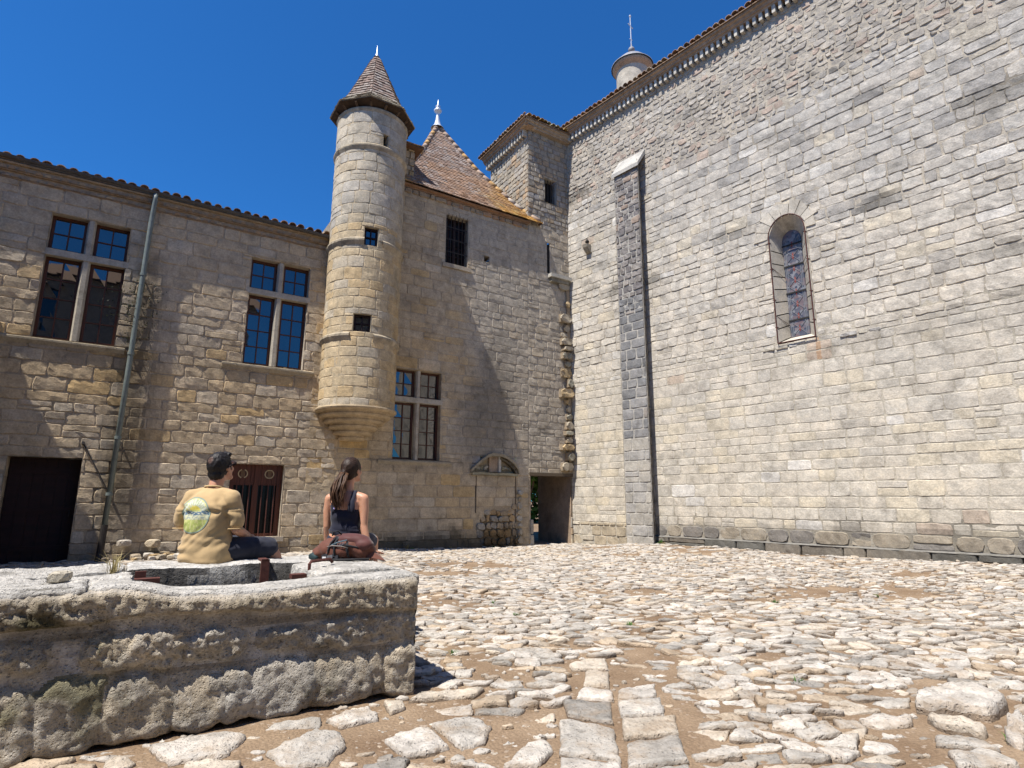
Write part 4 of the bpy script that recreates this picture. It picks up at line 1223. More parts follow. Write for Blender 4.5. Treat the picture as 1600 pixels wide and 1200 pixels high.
masonry(mb, FR, -.1, 15., 5.0, 11.0, holesC, rcx, col_ch, course=(.17, .33), length=(.24, .68), dirt_shade=dirt_ch, bulge=.010, rough=.011, joint=.003, jit=.014, step=.10, edge=-.018)
masonry(mb, FR, -.1, 15., 11.0, 13.86, [], rcx, col_ch, course=(.10, .21), length=(.14, .42), dirt_shade=dirt_ch, bulge=.016, rough=.016, joint=.010, jit=.020, step=.09, edge=-.02, rnd=.5)
backing(mb, FR, -.2, 23, -.4, 5.3, holesC, (.44, .40, .325), dirt_shade=dirt_ch, h=-.006)
backing(mb, FR, -.2, 23, 5.3, 13.9, holesC, (.42, .375, .305), dirt_shade=dirt_ch, h=-.011)
def col_pl(u, z, r):
    return pal(r, ((.12, .115, .10), 2), ((.18, .16, .13), 1)) if u > 3.2 else pal(r, ((.40, .34, .25), 2), ((.44, .40, .33), 1))
masonry(mb, FR, -.1, 3.1, -.3, .62, [], rcx, col_pl, course=(.22, .3), length=(.3, .6), bulge=.02, rough=.012, h0=.005)
masonry(mb, FR, 3.1, VE, .32, .62, [], rcx, lambda u, z, r: pal(r, ((.30, .26, .20), 1), ((.19, .175, .155), 1.6)), course=(.28, .3), length=(.35, .7), bulge=.03, rough=.016, h0=.01, rnd=.7)
masonry(mb, FR, 3.1, VE, -.3, .32, [], rcx, col_pl, course=(.26, .32), length=(.4, 1.1), bulge=.02, rough=.016, h0=.07)
mb.poly([FR(3.1, .0, .33), FR(VE, .0, .33), FR(VE, .08, .30), FR(3.1, .08, .30)], (.2, .19, .17))
mb.box(FR, VE, VE + .3, -8, .0, -.3, 14, (.4, .37, .31)); mb.box(FR, -.2, VE, -8.2, -8.0, -.3, 14, (.4, .37, .31)); mb.box(FR, -.2, -.1, -8.0, -.1, -.3, 14, (.4, .37, .31))
# drip ledge below the window, broken
u = 5.6
while u < 8.9:
    w = rcx.uniform(.2, .6)
    if rcx.random() < .6: emit_block(mb, FR, u, u + w, 4.84, 4.93 + rcx.uniform(0, .03), pal(rcx, ((.40, .38, .35), 1), ((.47, .43, .35), 1)), rcx, h0=.012, bulge=.02, rough=.02, jit=.012)
    u += w
mb.build('wall', M['wall_r'], church)
# lancet window with splayed jambs
def arch(a, b, zs, n=14, point=1.0):
    r = (b - a) / 2; c = (a + b) / 2
    return [(c + r * math.cos(math.pi * k / n), zs + r * point * math.sin(math.pi * k / n)) for k in range(n + 1)]
sp = MB(True)
zo, zi = 7.72, 7.66
out = [(7.74, 5.0)] + arch(6.90, 7.74, zo, 14, 1.08) + [(6.90, 5.0)]
inn = [(7.50, 5.18)] + arch(7.04, 7.50, zi, 14, 1.15) + [(7.04, 5.18)]
cj = (.50, .46, .39)
for k in range(len(out) - 1):
    m_ = max(1, int(math.hypot(out[k + 1][0] - out[k][0], out[k + 1][1] - out[k][1]) / .33))
    for q in range(m_):
        t0, t1 = q / m_, (q + 1) / m_
        L_ = lambda P_, Q_, t: (P_[0] + (Q_[0] - P_[0]) * t, P_[1] + (Q_[1] - P_[1]) * t)
        o0, o1, n0, n1 = L_(out[k], out[k + 1], t0), L_(out[k], out[k + 1], t1 - .01 * (m_ > 1)), L_(inn[k], inn[k + 1], t0), L_(inn[k], inn[k + 1], t1 - .01 * (m_ > 1))
        sp.poly([FR(o0[0], .005, o0[1]), FR(o1[0], .005, o1[1]), FR(n1[0], -.38, n1[1]), FR(n0[0], -.38, n0[1])][::-1], mul(cj, rcx.uniform(.86, 1.08)))
sp.poly([FR(6.90, .01, 5.0), FR(7.74, .01, 5.0), FR(7.50, -.38, 5.18), FR(7.04, -.38, 5.18)], mul(cj, .95))
# facing ring (voussoirs) filling between the arch and the square gap in the masonry
sq = [(7.78, 4.98)] + [(7.78, 7.72), (7.78, 7.85), (7.78, 8.0), (7.78, 8.12), (7.78, 8.22), (7.66, 8.22), (7.5, 8.22), (7.32, 8.22), (7.14, 8.22), (6.98, 8.22), (6.86, 8.22), (6.86, 8.12), (6.86, 8.0), (6.86, 7.85), (6.86, 7.72)] + [(6.86, 4.98)]
for k in range(len(out) - 1):
    sp.poly([FR(sq[k][0], .004, sq[k][1]), FR(sq[k + 1][0], .004, sq[k + 1][1]), FR(out[k + 1][0], .004, out[k + 1][1]), FR(out[k][0], .004, out[k][1])][::-1], mul((.47, .43, .36), rcx.uniform(.9, 1.08)))
lw_ = sp.build('lancet_window', M['dressed'], church)
vs = MB(True)
for k in range(9):
    a0, a1 = math.pi * (k + .04) / 9, math.pi * (k + .96) / 9
    ro, ri_ = .80, .475
    P4 = [(7.32 + r * math.cos(t), 7.70 + r * 1.05 * math.sin(t)) for r, t in ((ri_, a0), (ro * rcx.uniform(.85, 1.05), a0), (ro * rcx.uniform(.85, 1.05), a1), (ri_, a1))]
    cc = mul((.48, .44, .37), rcx.uniform(.88, 1.08))
    f = [FR(u, .024, z) for u, z in P4]; bk = [FR(u, -.02, z) for u, z in P4]
    vs.poly(f[::-1], cc)
    for q in range(4): vs.poly([bk[q], bk[(q + 1) % 4], f[(q + 1) % 4], f[q]][::-1], cc)
vs.build('voussoirs', M['dressed'], lw_)
gp = MB(True)
gp.face([gp.vert(FR(u, -.36, z)) for u, z in inn][::-1], (.05, .05, .07))
def stained():
    m, t, b = nt('leaded_glass')
    tc = N(t, 'ShaderNodeTexCoord'); sx = N(t, 'ShaderNodeSeparateXYZ'); t.links.new(tc.outputs['Object'], sx.inputs[0])
    vo = N(t, 'ShaderNodeTexVoronoi', Scale=13.0); t.links.new(tc.outputs['Object'], vo.inputs['Vector'])
    r = ramp(t, vo.outputs['Color'], [(.2, (.05, .055, .075)), (.45, (.12, .115, .13)), (.6, (.15, .10, .095)), (.8, (.20, .20, .21))])
    t.links.new(r.outputs[0], b.inputs['Base Color']); b.inputs['Roughness'].default_value = .3
    return m
M['stained'] = stained()
gp.build('stained_glass', M['stained'], lw_)
ld = MB(True)
def lead(u0, z0, u1, z1, r=.007, c=(.16, .165, .18)): ld.tube([FR(u0, -.355, z0), FR(u1, -.355, z1)], r, 5, c)
for u in (7.075, 7.115, 7.425, 7.465): lead(u, 5.18, u, 7.72, .006, (.2, .22, .24))
k = 0; z = 5.22
while z < 7.5:
    lead(7.115, z, 7.425, z + .31); lead(7.425, z, 7.115, z + .31)
    ld.poly([FR(7.24, -.352, z + .155), FR(7.27, -.352, z + .06), FR(7.30, -.352, z + .155), FR(7.27, -.352, z + .25)], (.22, .05, .04))
    z += .31
for z in (5.6, 6.3, 7.0, 7.55): ld.box(FR, 7.03, 7.51, -.35, -.335, z - .015, z + .015, (.03, .03, .03))
ld.build('leading', M['attr'], lw_)
fr = MB(True); oo = [(7.755, 4.99)] + arch(6.885, 7.755, zo, 18, 1.08) + [(6.885, 4.99)]
fr.tube([FR(u, .045, z) for u, z in oo], .013, 6); fr.tube([FR(6.885, .045, 4.99), FR(7.755, .045, 4.99)], .013, 6)
for u, z in ((6.885, 5.4), (6.885, 6.1), (6.885, 6.9), (7.755, 5.4), (7.755, 6.1), (7.755, 6.9), (7.755, 7.6), (6.885, 7.6)): fr.tube([FR(u - .03, .045, z), FR(u + .03, .0, z)], .01, 5)
for (u0, z0, u1, z1) in ((6.885, 6.95, 7.05, 6.7), (7.755, 6.9, 7.49, 6.8), (6.885, 5.7, 7.04, 5.5)): fr.tube([FR(u0, .04, z0), FR(u1, -.33, z1)], .005, 4)
fr.build('guard_frame', M['rust'], lw_)
# buttress
bt = thing('buttress', 'grey weathered stone buttress with a sloped pale cap on the church wall', 'buttress', FR(2.8, 0, 0))
v0, v1, bd = 2.36, 3.26, .35
bf = Frame(FR(0, bd, 0), VR, NR, True)
def col_bt(u, z, r):
    if z > 7.2: return pal(r, ((.24, .22, .205), 3), ((.20, .185, .18), 2), ((.33, .26, .21), 1.2 * (z > 9.5)), ((.30, .275, .25), 1))
    if z > 3.0: return pal(r, ((.21, .21, .21), 3), ((.26, .255, .25), 2), ((.31, .28, .25), .5))
    return pal(r, ((.39, .365, .32), 2), ((.36, .345, .32), 2))
mb = MB(True); rb = random.Random(61)
masonry(mb, bf, v0, v1, 6.8, 11.35, [], rb, col_bt, course=(.15, .24), length=(.18, .4), bulge=.02, rough=.018, joint=.012, jit=.012, step=.08)
masonry(mb, bf, v0, v1, 3.0, 6.8, [], rb, col_bt, course=(.24, .33), length=(.3, .55), bulge=.008, rough=.008, joint=.02, jit=.006, step=.1)
masonry(mb, bf, v0, v1, -.3, 3.0, [], rb, col_bt, course=(.26, .36), length=(.4, .6), bulge=.006, rough=.006, joint=.008, jit=.004, step=.1)
backing(mb, bf, v0, v1, -.3, 11.4, [], (.40, .38, .34))
tilt = .16  # near side skewed away from the sun to keep it in shade
sfr = Frame(FR(v1, bd, 0) + VR * .0, (NR * -1 * bd - VR * 0 + VR * (-tilt)).normalized(), (VR + NR * -tilt).normalized(), True)
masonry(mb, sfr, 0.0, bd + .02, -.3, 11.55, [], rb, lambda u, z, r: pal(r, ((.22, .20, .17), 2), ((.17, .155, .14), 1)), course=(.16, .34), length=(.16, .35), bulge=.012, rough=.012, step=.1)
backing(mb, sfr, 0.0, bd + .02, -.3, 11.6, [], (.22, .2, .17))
sf2 = Frame(FR(v0, 0, 0), NR, VR * -1, True)
backing(mb, sf2, 0.0, bd, -.3, 11.5, [], (.36, .33, .28), h=0.)
mb.build('shaft', M['wall_r'], bt)
cp = MB(True)
P8 = [(bd + .06, 11.30), (bd + .06, 11.42), (.0, 12.02), (.0, 11.85)]
for k in range(4):
    (h0, z0), (h1, z1) = P8[k], P8[(k + 1) % 4]
    cp.poly([FR(v0 - .06, h0, z0), FR(v1 + .06, h0, z0), FR(v1 + .06, h1, z1), FR(v0 - .06, h1, z1)], (.40, .385, .35))
cp.poly([FR(v0 - .06, h, z) for h, z in P8], (.5, .48, .43)); cp.poly([FR(v1 + .06, h, z) for h, z in P8][::-1], (.5, .48, .43))
cp.build('cap_slab', M['dressed'], bt)
# cornice, roof
dentils(FR, .2, VE, 13.81, 14.03, church, (.50, .47, .41))
em = MB(True); eave_mould(em, FR, -.2, VE, 14.03); em.build('cornice', M['tile'], church)
rf = MB(True); canal_roof(rf, FR, -.1, VE, .36, 14.30, 2.4, R(18), rcx, .185, 4)
rf.poly([FR(-.1, -1.78, 14.9), FR(VE, -1.78, 14.9), FR(VE, -4.2, 15.6), FR(-.1, -4.2, 15.6)], (.3, .2, .13)); rf.poly([FR(-.1, -4.2, 15.6), FR(VE, -4.2, 15.6), FR(VE, -8.6, 14.0), FR(-.1, -8.6, 14.0)], (.3, .2, .13))
rf.build('roof', M['tile'], church)
# rusty stain hole, small carved corbel with dark cap
fx = thing('wall_fixture', 'small beige fixture with a dark top high on the church wall near the corner', 'fixture', FR(.95, 0, 9.4))
m_ = MB(True)
prof = [(.0, 9.32), (.10, 9.38), (.20, 9.50), (.23, 9.60), (.0, 9.60)]
r0 = [m_.vert(FR(.84, h, z)) for h, z in prof]; r1 = [m_.vert(FR(1.04, h, z)) for h, z in prof]
for k in range(4): m_.face((r0[k], r1[k], r1[k + 1], r0[k + 1]), (.36, .32, .25))
m_.face(r0[::-1], (.33, .29, .23)); m_.face(r1, (.33, .29, .23)); m_.build('bracket', M['dressed'], fx)
m_ = MB(True); m_.lathe(FR(.97, .12, 9.6), [(.045, 0), (.05, .08), (.075, .09), (.05, .15), (.012, .2), (0, .21)], 10, (.04, .035, .03)); m_.build('fixture_cap', M['attr'], fx, True)

# ================================================================== BELL TURRET BEHIND THE CHURCH EAVE
bc = FR(1.55, -2.0, 0)
bell = thing('bell_turret', 'round pale turret with slate dome, ball and iron cross behind the church eave', 'turret', FR(1.55, -2.0, 14.6))
m_ = MB(); m_.lathe(bc, [(.60, 14.4), (.60, 16.95)], 32, (.46, .42, .35)); m_.build('drum', M['dressed'], bell, True)
m_ = MB(); m_.lathe(bc, [(.60, 16.88), (.63, 16.94), (.68, 16.98), (.73, 17.06), (.74, 17.12), (.6, 17.13)], 32, (.36, .28, .21)); m_.build('cornice', M['dressed'], bell, True)
m_ = MB(); m_.lathe(bc, [(.78, 17.122), (.78, 17.15), (.69, 17.21), (.60, 17.34), (.45, 17.5), (.26, 17.62), (.08, 17.68), (0, 17.69)], 32); dome = m_.build('dome', M['slate'], bell, True)
m_ = MB(); m_.lathe(bc, [(.07, 17.66), (.055, 17.8), (.09, 17.83), (.125, 17.9), (.125, 17.96), (.08, 18.03), (.03, 18.07), (.02, 18.2)], 14); m_.build('ball', M['slate'], dome, True)
m_ = MB()
m_.tube([bc + Vector((0, 0, 18.1)), bc + Vector((0, 0, 19.4))], .02, 8); m_.tube([bc + UL * .12 + Vector((0, 0, 19.05)), bc - UL * .12 + Vector((0, 0, 18.93))], .018, 6)
m_.tube([bc + UL * .07 + Vector((0, 0, 18.4)), bc - UL * .07 + Vector((0, 0, 18.4))], .015, 6)
m_.lathe(bc, [(0, 19.37), (.04, 19.41), (.045, 19.45), (0, 19.5)], 10); m_.build('cross', M['zinc'], dome)

# ================================================================== THE REST OF THE COURT (behind and beside the photographer; seen in the panes, shades the left wall)
opp = thing('opposite_range', 'tall stone range closing the courtyard behind the viewer, mirrored in the window panes', 'building', FL(17, 22, 0))
mb = MB(); rq = random.Random(71)
OF = Frame(FL(0, 22, 0), UL * -1, NL * -1, False)
oh = [(-(12 + 4.2 * k) - 1.3, -(12 + 4.2 * k), zz, zz + 2.4) for k in range(4) for zz in (1.4, 5.4, 9.2)]
backing(mb, OF, -31, -7, -.3, 12.6, oh, (.33, .29, .23), h=0., step=3)
mb.box(FL, 7, 31, 22.4, 30, -.3, 12.5, (.3, .26, .2)); mb.build('wall', M['wall_l'], opp)
m_ = MB(); m_.box(FL, 7, 31, 22.2, 22.25, -.2, 12.3, (.02, .02, .022)); m_.build('windows', M['glass'], opp)
m_ = MB(); m_.poly([FL(6.7, 21.5, 12.6), FL(31, 21.5, 12.6), FL(31, 26, 14.6), FL(6.7, 26, 14.6)][::-1], (.3, .2, .13)); m_.poly([FL(6.7, 26, 14.6), FL(31, 26, 14.6), FL(31, 30.4, 12.5), FL(6.7, 30.4, 12.5)][::-1], (.3, .2, .13)); m_.build('roof', M['tile'], opp)
lwg = thing('return_wing', 'stone wing just outside the left edge whose eave shades the dark door', 'building', FL(17, 3, 0))
mb = MB(); RF_ = Frame(FL(16.0, 0, 0), NL, UL * -1, True)
mbx = MB(True); masonry(mbx, RF_, 0., 7., -.3, 6.9, [], random.Random(5), col_left, course=(.3, .45), length=(.5, 1.0), step=.3); backing(mbx, RF_, 0, 7, -.3, 6.95, [], (.3, .25, .18))
mbx.box(FL, 16.02, 20, 6.9, 7.0, -.3, 6.9, (.34, .29, .22)); mbx.build('wall', M['wall_l'], lwg)
m_ = MB(True); canal_roof(m_, RF_, -.2, 7.2, .45, 7.05, 3.5, R(18), random.Random(2), .22, 4); m_.build('roof', M['tile'], lwg)

# greenery beyond the passage
def bush(name, base, rx, ry, rz, n, seed, label, leaf=.07):
    t = thing(name, label, 'bush', base)
    rb = random.Random(seed); m_ = MB()
    cl = [(rb.gauss(0, .45), rb.gauss(0, .45), rb.uniform(.15, .95), rb.uniform(.25, .5)) for _ in range(16)]
    for _ in range(n):
        c = rb.choice(cl)
        d = Vector((rb.gauss(0, 1), rb.gauss(0, 1), rb.gauss(0, 1))).normalized() * c[3] * rb.uniform(.6, 1.)
        p = Vector(base) + Vector(((c[0] + d.x) * rx, (c[1] + d.y) * ry, max(.02, c[2] + d.z * .7) * rz))
        a = Vector((rb.gauss(0, 1), rb.gauss(0, 1), rb.gauss(0, .7))).normalized() * leaf * rb.uniform(.6, 1.3); b = a.cross(Vector((rb.gauss(0, 1), rb.gauss(0, 1), rb.gauss(0, 1)))).normalized() * leaf * .45
        m_.poly([p - a, p + b, p + a, p - b])
    m_.build('foliage', M['leaf'], t)
    s = MB()
    for _ in range(5):
        s.tube([Vector(base), Vector(base) + Vector((rb.gauss(0, .3) * rx, rb.gauss(0, .3) * ry, rz * .5)), Vector(base) + Vector((rb.gauss(0, .5) * rx, rb.gauss(0, .5) * ry, rz * .9))], [.05, .035, .012], 6, (.1, .07, .05))
    s.build('stem', M['attr'], t)
bush('green_bush', FL(-8.2, -14.8, -.1), 4.6, 4.6, 6.5, 15000, 4, 'bright green bush seen through the doorway passage', .30)

# rubble at the wall foot
def rock(mb, c, r, rng, col):
    bm = bmesh.new(); bmesh.ops.create_icosphere(bm, subdivisions=2, radius=1.0)
    sd = rng.uniform(0, 99); sx, sy, sz = r * rng.uniform(.8, 1.4), r * rng.uniform(.8, 1.3), r * rng.uniform(.55, .9); an = rng.uniform(0, 3.14)
    o = len(mb.v)
    for v in bm.verts:
        k = 1 + .3 * noise.noise(v.co * 1.6 + Vector((sd, 0, 0)))
        p = Vector((max(-.75, min(.75, v.co.x * k)) * sx, max(-.75, min(.75, v.co.y * k)) * sy, max(-.7, min(.7, v.co.z * k)) * sz)) * 1.25
        mb.vert((c[0] + p.x * math.cos(an) - p.y * math.sin(an), c[1] + p.x * math.sin(an) + p.y * math.cos(an), c[2] + p.z))
    for f in bm.faces: mb.f.append(tuple(o + v.index for v in f.verts)); mb.c.append(col)
    bm.free()
rk = random.Random(88)
for k in range(34):
    u, h = rk.uniform(9.6, 12.1), rk.uniform(.08, .5); r = rk.uniform(.045, .11)
    z = r * .45 + (.28 if h < .25 else .0) * rk.random() + .05
    m_ = MB(); p = FL(u, h, z); rock(m_, p, r, rk, pal(rk, ((.42, .36, .27), 2), ((.45, .33, .18), 1), ((.47, .44, .39), 1)))
    tag(rebase(m_.build('rubble_stone', M['cobble'], None, False), p), 'rough rubble stone fallen at the foot of the wall behind the seated man', 'stone', 'rubble at the wall foot on the left')
PILE = [(7.25, .35, .10, .14), (7.05, .5, .09, .12), (7.3, .30, .30, .14), (7.1, .25, .31, .11), (7.2, .22, .50, .13), (7.38, .22, .46, .12), (6.95, .4, .1, .11), (7.45, .42, .12, .13), (7.12, .2, .66, .1), (7.3, .18, .68, .09), (6.98, .22, .28, .1)]
for u, h, z, r in PILE:
    m_ = MB(); p = FL(u, h, z); rock(m_, p, r, rk, pal(rk, ((.46, .41, .33), 2), ((.47, .36, .22), 1), ((.5, .47, .42), 1)))
    tag(rebase(m_.build('rubble_stone', M['cobble'], None, False), p), 'rough stone in the small rubble heap against the wall beside the seated woman', 'stone', 'rubble heap beside the woman')

rwd = random.Random(17)
for k in range(16):
    if k < 9:
        p = FL(rwd.choice((rwd.uniform(2, 7), rwd.uniform(9.5, 12.4))), rwd.uniform(.08, .2), 0); lb = 'small weed tuft growing at the foot of the castle and wing walls'; gp_ = 'weeds along the castle walls'
    else:
        p = FR(rwd.choice((3.4, rwd.uniform(3.4, 12))) + rwd.uniform(-.1, .1), rwd.uniform(.14, .28), 0); lb = 'small weed tuft growing along the dark plinth of the church wall'; gp_ = 'weeds along the church plinth'
    tuft('weed', p.x, p.y, ground_z(p.x, p.y) - .01, 30, rwd.uniform(.08, .2), .09, M['leaf'] if k % 3 else M['dry'], lb, 'weed', gp_, 300 + k, .006)

#PEOPLE_AND_BASIN
# ================================================================== STONE BASIN
basin = thing('stone_basin', 'old rectangular stone basin of weathered blocks with mossy rough front', 'basin', FB(1.6, -.8, 0))
LEN, DEP = 3.3, 1.66
def rim_top(s):
    pts = [(-.2, .755), (0, .755), (.44, .75), (1.05, .728), (1.38, .738), (1.74, .80), (2.06, .798), (2.4, .79), (3.6, .78)]
    for (a, za), (b, zb) in zip(pts[:-1], pts[1:]):
        if s <= b: return za + (zb - za) * sstep(a, b, s)
    return .78
def rim_low(s):
    pts = [(-.2, .52), (0, .518), (.74, .578), (1.35, .628), (1.7, .635), (1.82, .61), (2.18, .615), (3.6, .61)]
    for (a, za), (b, zb) in zip(pts[:-1], pts[1:]):
        if s <= b: return za + (zb - za) * (s - a) / (b - a)
    return .61
STN = [(0.10, 0.145, 0.125, 0.150, .05), (0.517, 0.162, 0.17, 0.14, .055), (0.861, 0.165, 0.165, 0.145, .06), (1.099, 0.115, 0.085, 0.08, .055), (1.119, .255, .065, .055, .04),
       (1.303, 0.158, 0.115, 0.14, .05), (1.577, 0.18, 0.145, 0.155, .06), (1.86, 0.18, 0.135, 0.17, .06), (2.12, 0.165, 0.12, 0.17, .05), (2.42, .15, .17, .15, .05), (2.8, .16, .19, .15, .05), (3.15, .16, .15, .15, .05),
       (.30, .19, .05, .10, .03), (0.361, 0.437, 0.36, 0.075, .035), (0.869, 0.444, 0.13, 0.05, .03), (1.22, 0.449, 0.14, 0.07, .045), (1.608, 0.463, 0.20, 0.085, .05), (2.12, 0.495, 0.13, 0.06, .035), (2.6, .45, .2, .08, .04)]
def front_shape(s, z):
    """offset of the basin's rough front and its colour at (s along, z up)"""
    t = rim_top(s); l = rim_low(s) + .018 * fbm((s * 5, 1.1, 3.0), 3)
    n1 = fbm((s * 4, z * 4, 2.2), 4); n2 = fbm((s * 16, z * 16, 5.1), 3); n3 = fbm((s * 42, z * 42, 7.7), 2)
    moss = sstep(-.05, .3, fbm((s * 2.2, z * 3, 9.1), 3) + .30 * sstep(1.5, 2.3, s) + .25 * sstep(.25, .0, abs(z - .42)) * sstep(.35, .0, abs(s - .12)) - .17)
    if z > l:
        d = .035 + .020 * n2 + .022 * n3 + .015 * n1 - .02 * sstep(.03, .0, t - z) - .03 * sstep(.025, 0, z - l)
        if s > 1.86: d += .045 * n2 + .02 * abs(n3)
        c = mixc((.46, .40, .31), (.35, .295, .215), sstep(-.2, .3, n2 + n3))
        c = mixc(c, (.085, .075, .035), moss * (.35 + .55 * sstep(1.55, 1.9, s)))
        c = mixc(c, (.45, .42, .38), .8 * sstep(.05, .0, t - z))
        return d, c
    best, bd, bi = None, 9, -1
    for k, (cs_, cz, a, b, h) in enumerate(STN):
        q = ((abs(s - cs_ + .05 * n1 + .012 * n2) / (a * 1.12)) ** 3 + (abs(z - cz + .045 * fbm((s * 6, z * 6, k), 3) + .01 * n2) / (b * 1.12)) ** 3)
        if q < bd: bd, best, bi = q, h, k
    mort = -.012 + .022 * n1 + .006 * n2 + .003 * n3
    ly_ = noise.noise(Vector((s * 1.6, z * 16, 4.4)))
    cm = mixc(mixc((.54, .50, .45), (.40, .355, .29), sstep(-.3, .3, n1)), (.30, .255, .195), sstep(.1, .5, ly_))
    mort += .010 * ly_
    if z < .04: mort -= .10 * sstep(.08, 0, z)
    if bd < 1.25:
        k = 1 - max(0, min(1, bd / 1.25)) ** 2.6
        pit = .024 if bi > 12 else .007
        d = mort * (1 - k) + k * (best * .48 + .04 * n1) + sstep(0, .3, k) * (pit * 1.5 * n2 + pit * n3 + .016 * fbm((s * 9, z * 9, bi), 3))
        rs_ = random.Random(bi * 7 + 1)
        c0 = pal(rs_, ((.45, .385, .29), 2), ((.42, .37, .295), 2), ((.47, .43, .365), 1))
        c0 = mixc(c0, (.40, .38, .345), .5 * sstep(.0, .4, n2 + n1))
        c = mixc(cm, c0, sstep(.0, .25, k))
        c = mixc(c, (.10, .09, .045), .75 * moss * (.35 + .65 * sstep(.0, .3, n2)))
        if bi in (7, 8): c = mixc(c, (.11, .105, .03), .6 * sstep(.0, .35, fbm((s * 5, z * 5, 1.9), 2) + .1))
        return d, c
    cr = sstep(.035, .0, abs(bd - 1.3) * .12)
    return mort, mixc(cm, (.10, .09, .07), .55 * moss)
fw = MB(); st = .0125
ns, nz = int((LEN + .0) / st), int(.82 / st)
vid = []
for j in range(nz + 1):
    row = []
    for i in range(ns + 1):
        s = LEN * i / ns; zt = rim_top(s) - .012; z = -.10 + (zt + .10) * j / nz
        d, c = front_shape(s, z)
        e = sstep(.05, .0, s)                                    # round the right arris
        rd = sstep(.035, .0, zt - z)
        p = FB(s + .03 * e * 0 + (.035 * e * e), d - .045 * e * e - .05 * rd * rd, z)
        row.append((fw.vert(p), c))
    vid.append(row)
for j in range(nz):
    for i in range(ns):
        fw.face((vid[j][i][0], vid[j + 1][i][0], vid[j + 1][i + 1][0], vid[j][i + 1][0]), vid[j][i][1])
# right end, rear and left faces of the body
def side_grid(F0, a, b, zt, nn=60, seed=1):
    rows = []
    for j in range(31):
        row = []
        for i in range(nn + 1):
            s = a + (b - a) * i / nn; z = -.1 + (zt + .1) * j / 30
            d = .03 * fbm((s * 5, z * 5, seed), 4) + .02 * fbm((s * 20, z * 20, seed), 2)
            row.append(fw.vert(F0(s, d, z)))
        rows.append(row)
    for j in range(30):
        for i in range(nn):
            fw.face((rows[j][i], rows[j][i + 1], rows[j + 1][i + 1], rows[j + 1][i]), mul((.34, .30, .24), 1 + .3 * noise.noise(Vector((i * .2, j * .2, seed)))))
side_grid(lambda s, d, z: FB(.03 - d, -s, z), .02, DEP, .74, 50, 3)
side_grid(lambda s, d, z: FB(s, -DEP + .02 - d, z), .02, LEN, .72, 80, 5)
fw.build('wall', M['basin'], basin, True)

def coping(name, s0, s1, h0, h1, z0, ztop, seed, amp=.022, strat=0.5, col=((.43, .41, .37), (.50, .475, .43)), step=.02, edge=.03, dark_in=None):
    """a weathered slab as a closed, rounded, noisy box; ztop(s, h) is its upper surface"""
    m_ = MB(); nu = max(3, int((s1 - s0) / step)); nh = max(3, int((h1 - h0) / step)); nzz = max(3, int(.2 / step))
    def P(u, h, z):
        zt = ztop(u, h); zz = z0 + (zt - z0) * z
        q = Vector((u, h, zz))
        inn = Vector((min(max(u, s0 + edge), s1 - edge), min(max(h, h0 + edge), h1 - edge), min(zz, zt - edge)))
        dv = q - inn
        if dv.length > edge: q = inn + dv.normalized() * edge
        up = sstep(.8, 1., z)
        ly = noise.noise(Vector((u * 2.2 + seed, h * 11, 3.1))) * .6 + noise.noise(Vector((u * 5 + seed, h * 26, 1.1))) * .4
        n = fbm((q.x * 7 + seed, q.y * 7, q.z * 7), 3); n2 = fbm((q.x * 26 + seed, q.y * 26, q.z * 26), 2)
        q.z += up * amp * (strat * ly * .9 + .5 * n + .35 * n2 - .5 * max(0, n - .25) * 3)
        side = Vector(((1 if u >= s1 - 1e-4 else -1 if u <= s0 + 1e-4 else 0), (1 if h >= h1 - 1e-4 else -1 if h <= h0 + 1e-4 else 0), 0))
        q += side * (amp * (.9 * n + .7 * n2))
        return q, ly + n * .6 + n2 * .5
    def patch(fa, na, nb, flip=False):
        g_ = []
        for j in range(nb + 1):
            r_ = []
            for i in range(na + 1):
                u, h, z = fa(i / na, j / nb); q, c = P(u, h, z); r_.append((m_.vert(FB(q.x, q.y, q.z)), c, q))
            g_.append(r_)
        for j in range(nb):
            for i in range(na):
                c = g_[j][i][1]
                cc = mixc(col[0], col[1], sstep(-.3, .4, c))
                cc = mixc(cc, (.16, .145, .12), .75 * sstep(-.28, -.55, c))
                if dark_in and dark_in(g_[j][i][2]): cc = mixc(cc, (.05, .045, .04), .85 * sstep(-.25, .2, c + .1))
                f = (g_[j][i][0], g_[j][i + 1][0], g_[j + 1][i + 1][0], g_[j + 1][i][0])
                m_.face(f[::-1] if flip else f, cc)
    L_ = lambda a, b, t: a + (b - a) * t
    patch(lambda a, b: (L_(s0, s1, a), L_(h0, h1, b), 1.), nu, nh)
    patch(lambda a, b: (L_(s0, s1, a), h1, b), nu, nzz, True)
    patch(lambda a, b: (L_(s0, s1, a), h0, b), nu, nzz)
    patch(lambda a, b: (s1, L_(h0, h1, a), b), nh, nzz)
    patch(lambda a, b: (s0, L_(h0, h1, a), b), nh, nzz, True)
    return m_.build(name, M['basin'], basin, True)
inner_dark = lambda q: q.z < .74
coping('coping_stone', .0, 1.86, -.33, -.012, .69, lambda s, h: rim_top(s) + .004 + .012 * (h + .16), 3, amp=.016)
coping('coping_stone', 1.87, LEN, -.42, .0, .71, lambda s, h: rim_top(s) + .012, 9, amp=.03)
coping('coping_stone', .01, .62, -1.10, -.335, .3, lambda s, h: .765 + .012 * math.sin(s * 6), 13, amp=.022)
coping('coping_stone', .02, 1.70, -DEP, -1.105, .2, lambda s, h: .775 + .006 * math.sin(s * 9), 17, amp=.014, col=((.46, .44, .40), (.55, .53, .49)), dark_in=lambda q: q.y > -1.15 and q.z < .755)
coping('coping_stone', 1.71, LEN, -DEP, -1.0, .2, lambda s, h: .775 + .01 * math.sin(s * 5), 23, amp=.035)
